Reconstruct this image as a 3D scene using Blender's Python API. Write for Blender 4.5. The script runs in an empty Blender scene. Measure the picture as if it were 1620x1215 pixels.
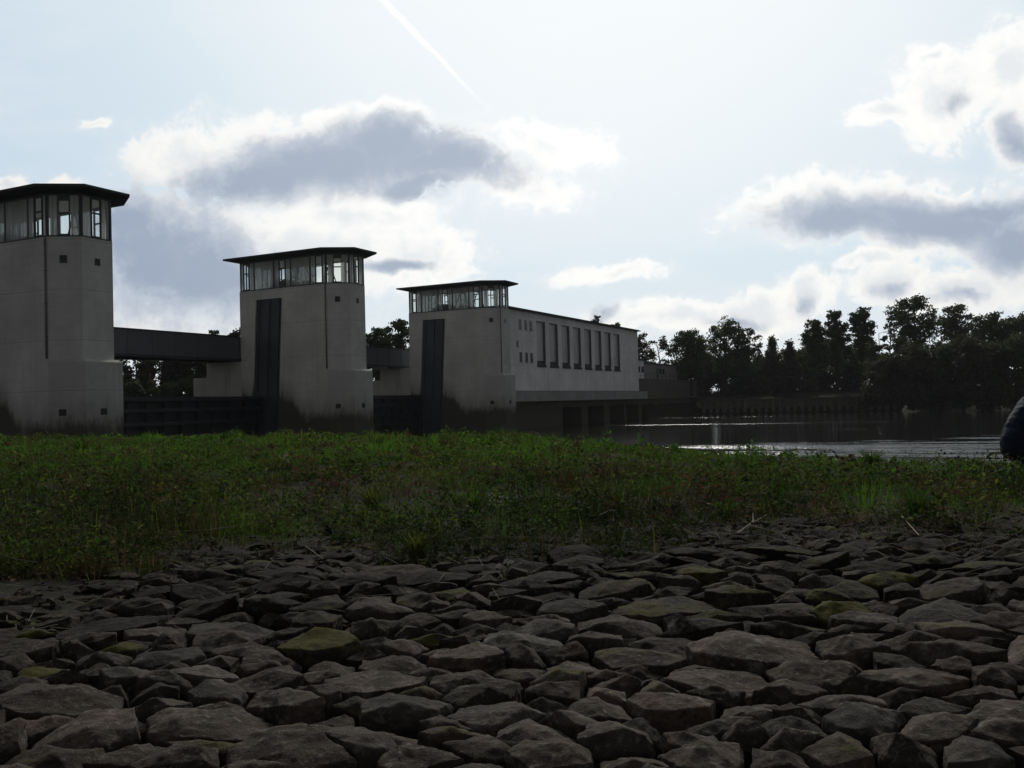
import bpy, bmesh, math, random
import numpy as np
from mathutils import Vector, Matrix, noise

random.seed(7)
RNG = np.random.default_rng(11)
SC = bpy.context.scene
COL = SC.collection
R = math.radians

# ---------------------------------------------------------------- camera
EYE = 1.05
PITCH, ROLL = 1.2, 1.5
cam_d = bpy.data.cameras.new('camera')
cam = bpy.data.objects.new('camera', cam_d)
COL.objects.link(cam)
cam.location = (0, 0, EYE)
cam.rotation_euler = (R(90 + PITCH), R(ROLL), 0)
cam_d.sensor_fit = 'HORIZONTAL'
cam_d.angle = 2 * math.atan(810 / 1450)
cam_d.clip_start = 0.05
cam_d.clip_end = 20000
SC.camera = cam
CM = cam.rotation_euler.to_matrix()


def ray(px, py):
    """world direction of a pixel of the 1620 x 1215 photograph"""
    return (CM @ Vector(((px - 810) / 1450, -(py - 607.5) / 1450, -1))).normalized()


def ground_at(px, py, z=0.05):
    d = ray(px, py)
    t = (z - EYE) / d.z
    return Vector((0, 0, EYE)) + d * t


def at_dist(px, y):
    """point of the pixel column px at horizontal depth y (x, y)"""
    d = ray(px, 635)
    return d.x / d.y * y


def project(p):
    q = CM.transposed() @ (Vector(p) - Vector((0, 0, EYE)))
    return 810 + q.x / -q.z * 1450, 607.5 - q.y / -q.z * 1450


# ---------------------------------------------------------------- light and exposure
SUN_EL, SUN_AZ = 34.0, 6.5           # azimuth measured from +Y towards +X
SKY_STRENGTH = 0.05
EXPOSURE = 0.15
SC.view_settings.view_transform = 'Standard'
SC.view_settings.look = 'None'
SC.view_settings.exposure = EXPOSURE
SC.view_settings.gamma = 1
SC.cycles.use_denoising = True
SC.cycles.max_bounces = 8
SC.cycles.transparent_max_bounces = 24

sun_d = bpy.data.lights.new('sun', 'SUN')
sun = bpy.data.objects.new('sun', sun_d)
COL.objects.link(sun)
sun_d.energy = 1.5
sun_d.angle = R(10)
sun_d.color = (1.0, 0.95, 0.86)
sdir = Vector((math.sin(R(SUN_AZ)) * math.cos(R(SUN_EL)), math.cos(R(SUN_AZ)) * math.cos(R(SUN_EL)), math.sin(R(SUN_EL))))
sun.rotation_euler = sdir.to_track_quat('Z', 'Y').to_euler()


def lin(c):
    c = c / 255
    return c / 12.92 if c <= 0.04045 else ((c + 0.055) / 1.055) ** 2.4


# ---- node helper
class NT:
    def __init__(self, tree):
        self.t = tree
        tree.nodes.clear()

    def n(self, typ, ins=None, **props):
        nd = self.t.nodes.new(typ)
        for k, v in props.items():
            setattr(nd, k, v)
        for k, v in (ins or {}).items():
            self.set(nd.inputs[k], v)
        return nd

    def set(self, sock, v):
        if isinstance(v, bpy.types.NodeSocket):
            self.t.links.new(v, sock)
        elif isinstance(v, bpy.types.Node):
            self.t.links.new(v.outputs[0], sock)
        else:
            if sock.type == 'RGBA' and len(v) == 3:
                v = (*v, 1)
            sock.default_value = v

    def m(self, op, a, b=0.0, c=0.0, clamp=False):
        nd = self.n('ShaderNodeMath', {0: a, 1: b, 2: c}, operation=op)
        nd.use_clamp = clamp
        return nd.outputs[0]

    def vm(self, op, a, b=(0, 0, 0)):
        return self.n('ShaderNodeVectorMath', {0: a, 1: b}, operation=op).outputs[0]

    def sep(self, v):
        return self.n('ShaderNodeSeparateXYZ', {0: v}).outputs

    def comb(self, x, y, z):
        return self.n('ShaderNodeCombineXYZ', {0: x, 1: y, 2: z}).outputs[0]

    def smooth(self, v, lo, hi, a=0.0, b=1.0):
        nd = self.n('ShaderNodeMapRange', {'Value': v, 'From Min': lo, 'From Max': hi, 'To Min': a, 'To Max': b})
        nd.interpolation_type = 'SMOOTHSTEP'
        return nd.outputs[0]

    def mix(self, f, a, b, blend='MIX'):
        nd = self.t.nodes.new('ShaderNodeMix')
        nd.data_type = 'RGBA'
        nd.blend_type = blend
        self.set(nd.inputs[0], f)
        self.set(nd.inputs[6], a)
        self.set(nd.inputs[7], b)
        return nd.outputs[2]

    def noise(self, vec, scale, detail=4, rough=0.55, dist=0.0):
        nd = self.n('ShaderNodeTexNoise', {'Vector': vec, 'Scale': scale, 'Detail': detail, 'Roughness': rough, 'Distortion': dist})
        return nd.outputs[0]

    def noisec(self, vec, scale, detail=4, rough=0.55):
        nd = self.n('ShaderNodeTexNoise', {'Vector': vec, 'Scale': scale, 'Detail': detail, 'Roughness': rough})
        return nd.outputs[1]

    def ramp(self, f, stops):
        nd = self.n('ShaderNodeValToRGB', {0: f})
        e = nd.color_ramp.elements
        while len(e) < len(stops):
            e.new(0.5)
        for el, (p, c) in zip(e, stops):
            el.position = p
            el.color = (*c, 1)
        return nd.outputs[0]


# ---------------------------------------------------------------- sky: Nishita, thin veil, clouds, contrail
def build_world():
    w = bpy.data.worlds.new('World')
    SC.world = w
    w.use_nodes = True
    T = NT(w.node_tree)
    E = SKY_STRENGTH * 2 ** EXPOSURE

    def C(r, g, b, k=1.0):
        return tuple(lin(x) / E * k for x in (r, g, b))
    sky = T.n('ShaderNodeTexSky', sky_type='NISHITA')
    sky.sun_disc = False
    sky.sun_elevation = R(SUN_EL)
    sky.sun_rotation = R(SUN_AZ)
    sky.altitude = 50
    sky.dust_density = 1.6
    sky.air_density = 1.0
    d = T.n('ShaderNodeTexCoord').outputs['Generated']
    dx, dy, dz = T.sep(d)
    yy = T.m('MAXIMUM', dy, 0.12)
    a = T.m('DIVIDE', dx, yy)
    b = T.m('DIVIDE', dz, yy)
    P = T.comb(a, b, 0.0)
    # warp the cloud plane
    w1 = T.vm('SUBTRACT', T.noisec(P, 9.0, 3), (0.5, 0.5, 0.5))
    w2 = T.vm('SUBTRACT', T.noisec(P, 34.0, 4, 0.6), (0.5, 0.5, 0.5))
    P1 = T.vm('ADD', P, T.vm('MULTIPLY', w1, (0.075, 0.05, 0)))
    PW = T.vm('ADD', P1, T.vm('MULTIPLY', w2, (0.020, 0.016, 0)))

    def blobs(lst, V):
        acc = None
        for (cx, cy, rx, ry, rot, *wt) in lst:
            dd = ray(cx, cy)
            mp = T.n('ShaderNodeMapping', {'Vector': V, 'Location': (dd.x / dd.y, dd.z / dd.y, 0),
                                            'Rotation': (0, 0, R(rot)), 'Scale': (rx / 1450, ry / 1450, 1)}, vector_type='TEXTURE')
            ln = T.n('ShaderNodeVectorMath', {0: mp.outputs[0]}, operation='LENGTH').outputs['Value']
            v = T.m('SUBTRACT', 1.0, ln)
            if wt:
                v = T.m('SUBTRACT', v, wt[0])
            acc = v if acc is None else T.n('ShaderNodeMath', {0: acc, 1: v, 2: 0.25}, operation='SMOOTH_MAX').outputs[0]
        return acc
    fbm = T.noise(P1, 20.0, 10, 0.66)
    fine = T.noise(P1, 60.0, 6, 0.6)
    fb = T.m('SUBTRACT', fbm, 0.5)
    fi = T.m('SUBTRACT', fine, 0.5)
    # bright cloud bodies (photo pixels: centre, half sizes, tilt)
    WH = [(520, 255, 300, 85, 0), (700, 250, 150, 60, -8), (300, 250, 110, 55, 0), (590, 190, 120, 40, 0),
          (330, 420, 260, 110, -6), (520, 400, 200, 70, -8), (640, 410, 130, 60, 0), (250, 330, 90, 40, 0), (560, 340, 150, 40, 0),
          (870, 225, 190, 60, -8, .32), (840, 300, 140, 60, 0, .38),
          (1330, 335, 190, 60, 0), (1500, 350, 230, 75, -6), (1600, 420, 110, 70, 0),
          (1490, 150, 110, 75, 18), (1590, 110, 80, 70, 20), (1400, 175, 60, 30, 10), (1610, 220, 50, 55, 0), (1470, 90, 40, 18, 25),
          (960, 435, 130, 26, 4, .22), (1380, 415, 60, 16, 4),
          (1060, 500, 150, 28, 4), (1200, 495, 130, 36, 5), (1275, 470, 50, 40, 0), (1410, 450, 80, 45, 0), (1520, 460, 130, 45, 4),
          (100, 290, 60, 16, 0, .15), (150, 190, 44, 16, 0, .55), (220, 500, 110, 40, -12), (0, 280, 40, 16, 0)]
    GR = [(520, 255, 200, 52, 4), (420, 275, 150, 42, 4), (690, 255, 130, 40, -8), (620, 225, 110, 45, 0), (660, 290, 70, 24, 0),
          (240, 400, 130, 105, -10), (330, 430, 110, 80, -10), (200, 350, 60, 30, 0), (420, 430, 80, 25, 0), (620, 430, 60, 12, 0),
          (1330, 350, 130, 32, 0), (1480, 350, 200, 40, -4), (1600, 390, 80, 55, 0), (1560, 330, 90, 28, 0),
          (1610, 225, 40, 44, 0, .25), (1515, 160, 70, 40, 10, .62),
          (960, 495, 36, 18, 0, .35), (1275, 484, 40, 34, 0, .5), (1410, 464, 60, 36, 0, .5), (1520, 474, 90, 26, 0, .5), (1160, 507, 90, 18, 0, .5)]
    W = blobs(WH, PW)
    G = blobs([(q_[0], q_[1], q_[2] * 1.22, q_[3] * 1.22, *q_[4:]) for q_ in GR], PW)
    bill = T.m('SUBTRACT', 0.5, T.m('ABSOLUTE', T.m('SUBTRACT', T.m('MULTIPLY', T.noise(P1, 30.0, 6, 0.55), 2.0), 1.0)))
    dens = T.m('ADD', W, T.m('ADD', T.m('MULTIPLY', fb, 1.5), T.m('ADD', T.m('MULTIPLY', fi, 0.6), T.m('MULTIPLY', bill, 0.35))))
    alpha = T.mix(0.5, T.smooth(dens, 0.08, 0.36), T.smooth(dens, -0.2, 0.6))
    tex = T.m('ADD', T.m('MULTIPLY', fb, 0.95), T.m('ADD', T.m('MULTIPLY', fi, 0.22), T.m('MULTIPLY', bill, 0.2)))
    core = T.smooth(T.m('ADD', G, tex), -0.22, 0.95)
    # veil of high haze, thicker round the sun
    sx = T.n('ShaderNodeVectorMath', {0: d, 1: tuple(sdir)}, operation='DOT_PRODUCT').outputs['Value']
    glow = T.smooth(sx, 0.72, 0.985)
    glow2 = T.smooth(sx, 0.87, 0.99)
    vd = Vector((math.sin(R(3)) * math.cos(R(9)), math.cos(R(3)) * math.cos(R(9)), math.sin(R(9))))
    front = T.smooth(T.n('ShaderNodeVectorMath', {0: d, 1: tuple(vd)}, operation='DOT_PRODUCT').outputs['Value'], 0.45, 0.80)
    base = T.mix(glow, C(199, 218, 234), C(226, 238, 245))
    streak = T.noise(T.n('ShaderNodeMapping', {'Vector': P, 'Rotation': (0, 0, R(28)), 'Scale': (2.0, 9.0, 1)}).outputs[0], 1.6, 5, 0.55)
    base = T.mix(T.smooth(streak, 0.42, 0.75, 0, 0.5), base, C(232, 238, 243))
    base = T.mix(T.m('MULTIPLY', glow2, 0.62), base, C(250, 252, 252, 1.05))
    low = T.smooth(b, 0.02, 0.16, 0.75, 0.0)
    base = T.mix(low, base, C(238, 242, 242))
    # contrail
    c0, c1 = ray(596, -10), ray(790, 190)
    x0, y0, x1, y1 = c0.x / c0.y, c0.z / c0.y, c1.x / c1.y, c1.z / c1.y
    L = math.hypot(x1 - x0, y1 - y0)
    ux, uy = (x1 - x0) / L, (y1 - y0) / L
    PC = T.vm('ADD', P, T.vm('MULTIPLY', w2, (0.004, 0.004, 0)))
    ca, cb, _ = T.sep(PC)
    al = T.m('ADD', T.m('MULTIPLY', T.m('SUBTRACT', ca, x0), ux), T.m('MULTIPLY', T.m('SUBTRACT', cb, y0), uy))
    ac = T.m('ABSOLUTE', T.m('ADD', T.m('MULTIPLY', T.m('SUBTRACT', ca, x0), -uy), T.m('MULTIPLY', T.m('SUBTRACT', cb, y0), ux)))
    bend = T.m('ADD', ac, 0.0)
    width = T.smooth(al, 0.0, L, 0.0042, 0.0020)
    tr = T.m('MULTIPLY', T.smooth(T.m('DIVIDE', bend, width), 0.35, 1.15, 1, 0), T.smooth(al, L * 0.45, L, 1, 0))
    tr = T.m('MULTIPLY', tr, T.smooth(al, -0.5, -0.2, 0, 1))
    col = T.mix(T.m('MULTIPLY', tr, 0.9), base, C(253, 254, 254, 1.08))
    rim = T.mix(glow, C(243, 242, 238), C(254, 254, 252, 1.06))
    body = T.mix(glow, C(217, 222, 227), C(236, 240, 243))
    thick = T.m('ADD', W, T.m('ADD', T.m('MULTIPLY', T.m('SUBTRACT', T.noise(P1, 26.0, 8, 0.6), 0.5), 1.6), T.m('MULTIPLY', fb, 0.6)))
    rim = T.mix(T.smooth(thick, 0.30, 0.95, 0, 0.85), rim, body)
    cl = T.mix(T.smooth(core, 0.0, 0.38), rim, C(226, 229, 232))
    cl = T.mix(T.smooth(core, 0.22, 0.60), cl, C(194, 203, 215))
    cl = T.mix(T.smooth(core, 0.50, 1.0), cl, T.mix(glow, C(152, 166, 188), C(174, 185, 202)))
    col = T.mix(alpha, col, cl)
    lum = T.n('ShaderNodeRGBToBW', {0: sky.outputs[0]}).outputs[0]
    nish = T.mix(T.smooth(T.noise(d, 2.2, 5, 0.6), 0.3, 0.6, 0.35, 0.95), sky.outputs[0], T.comb(T.m('MULTIPLY', lum, 1.12), T.m('MULTIPLY', lum, 1.09), T.m('MULTIPLY', lum, 1.05)))
    col = T.mix(T.m('MULTIPLY', front, 0.97), nish, col)
    bg = T.n('ShaderNodeBackground', {'Color': col, 'Strength': SKY_STRENGTH})
    out = T.n('ShaderNodeOutputWorld')
    T.t.links.new(bg.outputs[0], out.inputs[0])
    w.cycles.sampling_method = 'MANUAL'
    w.cycles.sample_map_resolution = 512


build_world()


# ---------------------------------------------------------------- object helpers
def tag(o, label=None, cat=None, group=None, kind=None):
    if label:
        o['label'] = label
    if cat:
        o['category'] = cat
    if group:
        o['group'] = group
    if kind:
        o['kind'] = kind
    return o


def empty(name, loc, rz=0.0):
    o = bpy.data.objects.new(name, None)
    COL.objects.link(o)
    o.location = loc
    o.rotation_euler = (0, 0, rz)
    o.empty_display_size = 0.3
    return o


class MB:
    """collects faces for one mesh"""

    def __init__(self):
        self.v, self.f, self.mi = [], [], []

    def add(self, vs, fs, mi=0):
        b = len(self.v)
        self.v += [tuple(p) for p in vs]
        for f in fs:
            self.f.append([b + i for i in f])
            self.mi.append(mi)
        return self

    def box(self, x0, x1, y0, y1, z0, z1, mi=0):
        vs = [(x, y, z) for z in (z0, z1) for y in (y0, y1) for x in (x0, x1)]
        return self.add(vs, [(0, 2, 3, 1), (4, 5, 7, 6), (0, 1, 5, 4), (1, 3, 7, 5), (3, 2, 6, 7), (2, 0, 4, 6)], mi)

    def prism(self, poly, z0, z1, mi=0, bottom=True, top=True):
        n = len(poly)
        vs = [(x, y, z0) for x, y in poly] + [(x, y, z1) for x, y in poly]
        fs = [(i, (i + 1) % n, n + (i + 1) % n, n + i) for i in range(n)]
        if bottom:
            fs.append(tuple(range(n - 1, -1, -1)))
        if top:
            fs.append(tuple(range(n, 2 * n)))
        return self.add(vs, fs, mi)

    def bar(self, p, q, w, mi=0, d=None):
        """square bar from p to q"""
        p, q = Vector(p), Vector(q)
        d = d or w
        t = (q - p).normalized()
        up = Vector((0, 0, 1)) if abs(t.z) < 0.9 else Vector((1, 0, 0))
        s = t.cross(up).normalized()
        u = s.cross(t)
        vs = []
        for c in (p, q):
            for a, b in ((-1, -1), (1, -1), (1, 1), (-1, 1)):
                vs.append(c + s * a * w / 2 + u * b * d / 2)
        return self.add(vs, [(3, 2, 1, 0), (4, 5, 6, 7), (0, 1, 5, 4), (1, 2, 6, 5), (2, 3, 7, 6), (3, 0, 4, 7)], mi)

    def tube(self, pts, rad, n=6, mi=0):
        pts = [Vector(p) for p in pts]
        rings = []
        for i, p in enumerate(pts):
            t = (pts[min(i + 1, len(pts) - 1)] - pts[max(i - 1, 0)]).normalized()
            up = Vector((0, 0, 1)) if abs(t.z) < 0.9 else Vector((1, 0, 0))
            s = t.cross(up).normalized()
            u = s.cross(t)
            r = rad[i] if hasattr(rad, '__len__') else rad
            rings.append([p + (s * math.cos(2 * math.pi * k / n) + u * math.sin(2 * math.pi * k / n)) * r for k in range(n)])
        vs = [v for rg in rings for v in rg]
        fs = []
        for i in range(len(pts) - 1):
            for k in range(n):
                fs.append((i * n + k, i * n + (k + 1) % n, (i + 1) * n + (k + 1) % n, (i + 1) * n + k))
        fs.append(tuple(range(n - 1, -1, -1)))
        fs.append(tuple(range((len(pts) - 1) * n, len(pts) * n)))
        return self.add(vs, fs, mi)

    def mesh(self, name, mats, smooth=False):
        me = bpy.data.meshes.new(name)
        me.from_pydata(self.v, [], self.f)
        for m in (mats if isinstance(mats, (list, tuple)) else [mats]):
            me.materials.append(m)
        if any(self.mi):
            me.polygons.foreach_set('material_index', self.mi)
        if smooth:
            me.polygons.foreach_set('use_smooth', [True] * len(me.polygons))
        me.update()
        return me

    def build(self, name, mats, parent=None, smooth=False):
        o = bpy.data.objects.new(name, self.mesh(name, mats, smooth))
        COL.objects.link(o)
        if parent is not None:
            o.parent = parent
        return o


def np_mesh(name, verts, faces, mats, mi=None, smooth=False):
    """mesh from numpy arrays; faces (n, k) all with the same number of corners"""
    me = bpy.data.meshes.new(name)
    nf, k = faces.shape
    me.vertices.add(len(verts))
    me.vertices.foreach_set('co', np.ascontiguousarray(verts, dtype=np.float32).ravel())
    me.loops.add(nf * k)
    me.loops.foreach_set('vertex_index', np.ascontiguousarray(faces, dtype=np.int32).ravel())
    me.polygons.add(nf)
    me.polygons.foreach_set('loop_start', np.arange(0, nf * k, k, dtype=np.int32))
    for m in (mats if isinstance(mats, (list, tuple)) else [mats]):
        me.materials.append(m)
    if mi is not None:
        me.polygons.foreach_set('material_index', np.ascontiguousarray(mi, dtype=np.int32))
    if smooth:
        me.polygons.foreach_set('use_smooth', np.ones(nf, dtype=bool))
    me.update(calc_edges=True)
    me.validate()
    return me


def link(name, me, parent=None):
    o = bpy.data.objects.new(name, me)
    COL.objects.link(o)
    o.parent = parent
    return o


def vnoise(x, y, seed=0):
    """smooth value noise, numpy, -1..1"""
    xi, yi = np.floor(x).astype(np.int64), np.floor(y).astype(np.int64)
    fx, fy = x - xi, y - yi
    fx, fy = fx * fx * (3 - 2 * fx), fy * fy * (3 - 2 * fy)

    def h(i, j):
        n = (i * 374761393 + j * 668265263 + seed * 1442695041) & 0x7fffffff
        n = ((n ^ (n >> 13)) * 1274126177) & 0x7fffffff
        n = n ^ (n >> 16)
        return (n & 0xffff) / 32767.5 - 1
    a, b, c, d = h(xi, yi), h(xi + 1, yi), h(xi, yi + 1), h(xi + 1, yi + 1)
    return (a * (1 - fx) + b * fx) * (1 - fy) + (c * (1 - fx) + d * fx) * fy


def sstep(v, lo, hi):
    t = np.clip((v - lo) / (hi - lo), 0, 1)
    return t * t * (3 - 2 * t)


# ---------------------------------------------------------------- materials
MATS = {}


def mat(name):
    m = bpy.data.materials.new(name)
    m.use_nodes = True
    MATS[name] = m
    return m, NT(m.node_tree)


def finish(T, bsdf, disp=None):
    out = T.n('ShaderNodeOutputMaterial')
    T.t.links.new(bsdf.outputs[0] if isinstance(bsdf, bpy.types.Node) else bsdf, out.inputs[0])


def principled(T, color, rough=0.8, bump=None, bump_s=0.3, bump_d=0.02, **kw):
    b = T.n('ShaderNodeBsdfPrincipled')
    T.set(b.inputs['Base Color'], color)
    T.set(b.inputs['Roughness'], rough)
    if not isinstance(rough, bpy.types.NodeSocket) and rough > 0.7:
        b.inputs['Specular IOR Level'].default_value = 0.12
    for k, v in kw.items():
        T.set(b.inputs[k.replace('_', ' ')], v)
    if bump is not None:
        bn = T.n('ShaderNodeBump', {'Height': bump, 'Strength': bump_s, 'Distance': bump_d})
        T.set(b.inputs['Normal'], bn.outputs[0])
    return b


def simple(name, rgb, rough=0.7, var=0.25, scale=3.0, bump=0.0, **kw):
    m, T = mat(name)
    co = T.n('ShaderNodeTexCoord').outputs['Object']
    n = T.noise(co, scale, 6, 0.6)
    c = T.mix(n, tuple(x * (1 - var) for x in rgb), tuple(min(1, x * (1 + var)) for x in rgb))
    finish(T, principled(T, c, rough, n if bump else None, bump, 0.02, **kw))
    return m


def concrete(name, rgb, wet=True, streak=0.5, slot=False):
    """cast concrete: blotches, pour joints, drip streaks, and a dark algae band near the water (z is measured from the water)"""
    m, T = mat(name)
    co = T.n('ShaderNodeTexCoord').outputs['Object']
    x, y, z = T.sep(co)
    big = T.noise(co, 0.35, 4, 0.6)
    mid = T.noise(co, 2.2, 6, 0.65)
    c = T.mix(T.smooth(big, 0.35, 0.7), tuple(k * 0.86 for k in rgb), tuple(k * 1.08 for k in rgb))
    c = T.mix(T.smooth(mid, 0.45, 0.75, 0, 0.35), c, tuple(k * 0.7 for k in rgb))
    st = T.noise(T.vm('MULTIPLY', co, (2.6, 2.6, 0.09)), 1.0, 5, 0.6)
    c = T.mix(T.smooth(st, 0.52, 0.74, 0, streak), c, (rgb[0] * 0.45, rgb[1] * 0.45, rgb[2] * 0.42))
    jz = T.m('ABSOLUTE', T.m('SUBTRACT', T.m('FRACT', T.m('DIVIDE', T.m('ADD', z, T.m('MULTIPLY', mid, 0.03)), 2.75)), 0.5))
    c = T.mix(T.smooth(jz, 0.004, 0.016, 0.45, 0), c, tuple(k * 0.45 for k in rgb))
    # board marks of the formwork and upright panel seams
    bd = T.m('ABSOLUTE', T.m('SUBTRACT', T.m('FRACT', T.m('MULTIPLY', T.m('ADD', z, T.m('MULTIPLY', mid, 0.02)), 2.2)), 0.5))
    c = T.mix(T.smooth(bd, 0.0, 0.09, 0.16, 0), c, tuple(k * 0.5 for k in rgb))
    se = T.m('ABSOLUTE', T.m('SUBTRACT', T.m('FRACT', T.m('DIVIDE', T.m('SUBTRACT', x, y), 2.9)), 0.5))
    c = T.mix(T.smooth(se, 0.003, 0.012, 0.3, 0), c, tuple(k * 0.5 for k in rgb))
    rs = T.noise(T.vm('MULTIPLY', co, (1.3, 1.3, 0.16)), 1.0, 6, 0.7)
    c = T.mix(T.smooth(rs, 0.56, 0.72, 0, 0.25), c, (rgb[0] * 0.5, rgb[1] * 0.43, rgb[2] * 0.36))
    if wet:
        top = 2.45
        zz = T.m('ADD', z, T.m('MULTIPLY', T.m('SUBTRACT', T.noise(T.vm('MULTIPLY', co, (1, 1, 0.35)), 1.3, 7, 0.7), 0.5), 2.4))
        if slot:   # splash from the gate: the dark band climbs beside the gate slot
            k = T.smooth(x, -4.6, -2.2, 1.8, 0.0)
            zz = T.m('SUBTRACT', zz, k)
        damp = T.smooth(zz, top, top + 1.6, 0.42, 0)
        c = T.mix(damp, c, (0.10, 0.10, 0.065))
        c = T.mix(T.smooth(zz, top - 0.6, top + 0.35, 0.97, 0), c, (0.075, 0.072, 0.056))
    bump = T.m('ADD', mid, T.m('MULTIPLY', T.noise(co, 14, 5, 0.6), 0.5))
    finish(T, principled(T, c, 0.9, bump, 0.25, 0.03))
    return m


concrete('pier_concrete', (0.58, 0.57, 0.545), True, 0.22, True)
concrete('buttress_concrete', (0.49, 0.485, 0.46), True, 0.5)
concrete('old_concrete', (0.46, 0.45, 0.42), True, 0.75)
concrete('plaster', (0.78, 0.775, 0.775), False, 0.55)
concrete('ledge_concrete', (0.33, 0.32, 0.31), False, 0.6)
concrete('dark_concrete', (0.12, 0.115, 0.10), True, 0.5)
simple('slot_steel', (0.035, 0.042, 0.058), 0.55, 0.3, 1.2)
simple('gate_steel', (0.016, 0.018, 0.025), 0.55, 0.4, 0.8)
simple('bridge_paint', (0.085, 0.095, 0.115), 0.5, 0.2, 0.6)
simple('bridge_dark', (0.03, 0.032, 0.04), 0.6, 0.2, 1)
simple('roof_felt', (0.05, 0.05, 0.055), 0.8, 0.3, 2)
simple('dark_metal', (0.035, 0.036, 0.04), 0.5, 0.2, 4)
simple('pipe_metal', (0.15, 0.145, 0.135), 0.6, 0.25, 5)
simple('white_paint', (0.72, 0.72, 0.70), 0.7, 0.08, 2)
simple('dark_jamb', (0.13, 0.128, 0.13), 0.9, 0.5, 1.5)
simple('soot', (0.05, 0.048, 0.05), 0.9, 0.4, 2)
simple('rail_metal', (0.25, 0.25, 0.26), 0.5, 0.15, 8)
simple('annex_wall', (0.26, 0.25, 0.245), 0.9, 0.2, 0.7)
simple('sheet_steel', (0.13, 0.118, 0.10), 0.8, 0.45, 0.9, 0.2)


def glass_materials():
    m, T = mat('channel_glass')      # rough cast channel glass, half see-through, dusty
    co = T.n('ShaderNodeTexCoord').outputs['Object']
    st = T.noise(T.vm('MULTIPLY', co, (5, 5, 0.5)), 1.0, 4, 0.6)
    blot = T.noise(co, 1.1, 4, 0.6)
    tr = T.n('ShaderNodeBsdfTransparent', {'Color': (0.80, 0.82, 0.79)})
    tl = T.n('ShaderNodeBsdfTranslucent', {'Color': (0.66, 0.68, 0.65)})
    gl = T.n('ShaderNodeBsdfPrincipled', {'Base Color': (0.16, 0.165, 0.16), 'Roughness': 0.35})
    f = T.m('ADD', T.smooth(st, 0.35, 0.7, 0.78, 0.95), T.smooth(blot, 0.4, 0.7, 0, 0.05))
    a = T.n('ShaderNodeMixShader', {0: f, 1: tr.outputs[0], 2: tl.outputs[0]})
    b2 = T.n('ShaderNodeMixShader', {0: 0.26, 1: a.outputs[0], 2: gl.outputs[0]})
    finish(T, b2)
    m, T = mat('clear_glass')
    tr = T.n('ShaderNodeBsdfTransparent', {'Color': (0.93, 0.95, 0.94)})
    gl = T.n('ShaderNodeBsdfGlossy', {'Color': (1, 1, 1), 'Roughness': 0.03})
    bf = T.n('ShaderNodeNewGeometry').outputs['Backfacing']
    fr = T.n('ShaderNodeFresnel', {'IOR': T.smooth(bf, 0.0, 1.0, 1.45, 1 / 1.45)})
    finish(T, T.n('ShaderNodeMixShader', {0: fr.outputs[0], 1: tr.outputs[0], 2: gl.outputs[0]}))
    m, T = mat('dark_glass')
    finish(T, principled(T, (0.02, 0.022, 0.026), 0.25, Specular_IOR_Level=0.2))
    m, T = mat('bay_glass')          # dusty glass blocks of the turbine hall
    co = T.n('ShaderNodeTexCoord').outputs['Object']
    br = T.n('ShaderNodeTexBrick', {'Vector': T.n('ShaderNodeMapping', {'Vector': co, 'Rotation': (0, R(90), 0)}).outputs[0],
                                     'Color1': (0.62, 0.63, 0.61), 'Color2': (0.54, 0.55, 0.535), 'Mortar': (0.38, 0.38, 0.375), 'Scale': 1.0,
                                     'Mortar Size': 0.02, 'Brick Width': 0.3, 'Row Height': 0.3})
    n = T.noise(T.vm('MULTIPLY', co, (1, 1.5, 0.4)), 1.2, 5, 0.6)
    c = T.mix(T.smooth(n, 0.4, 0.7, 0, 0.6), br.outputs[0], (0.34, 0.345, 0.34))
    finish(T, principled(T, c, 0.6))


glass_materials()


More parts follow.
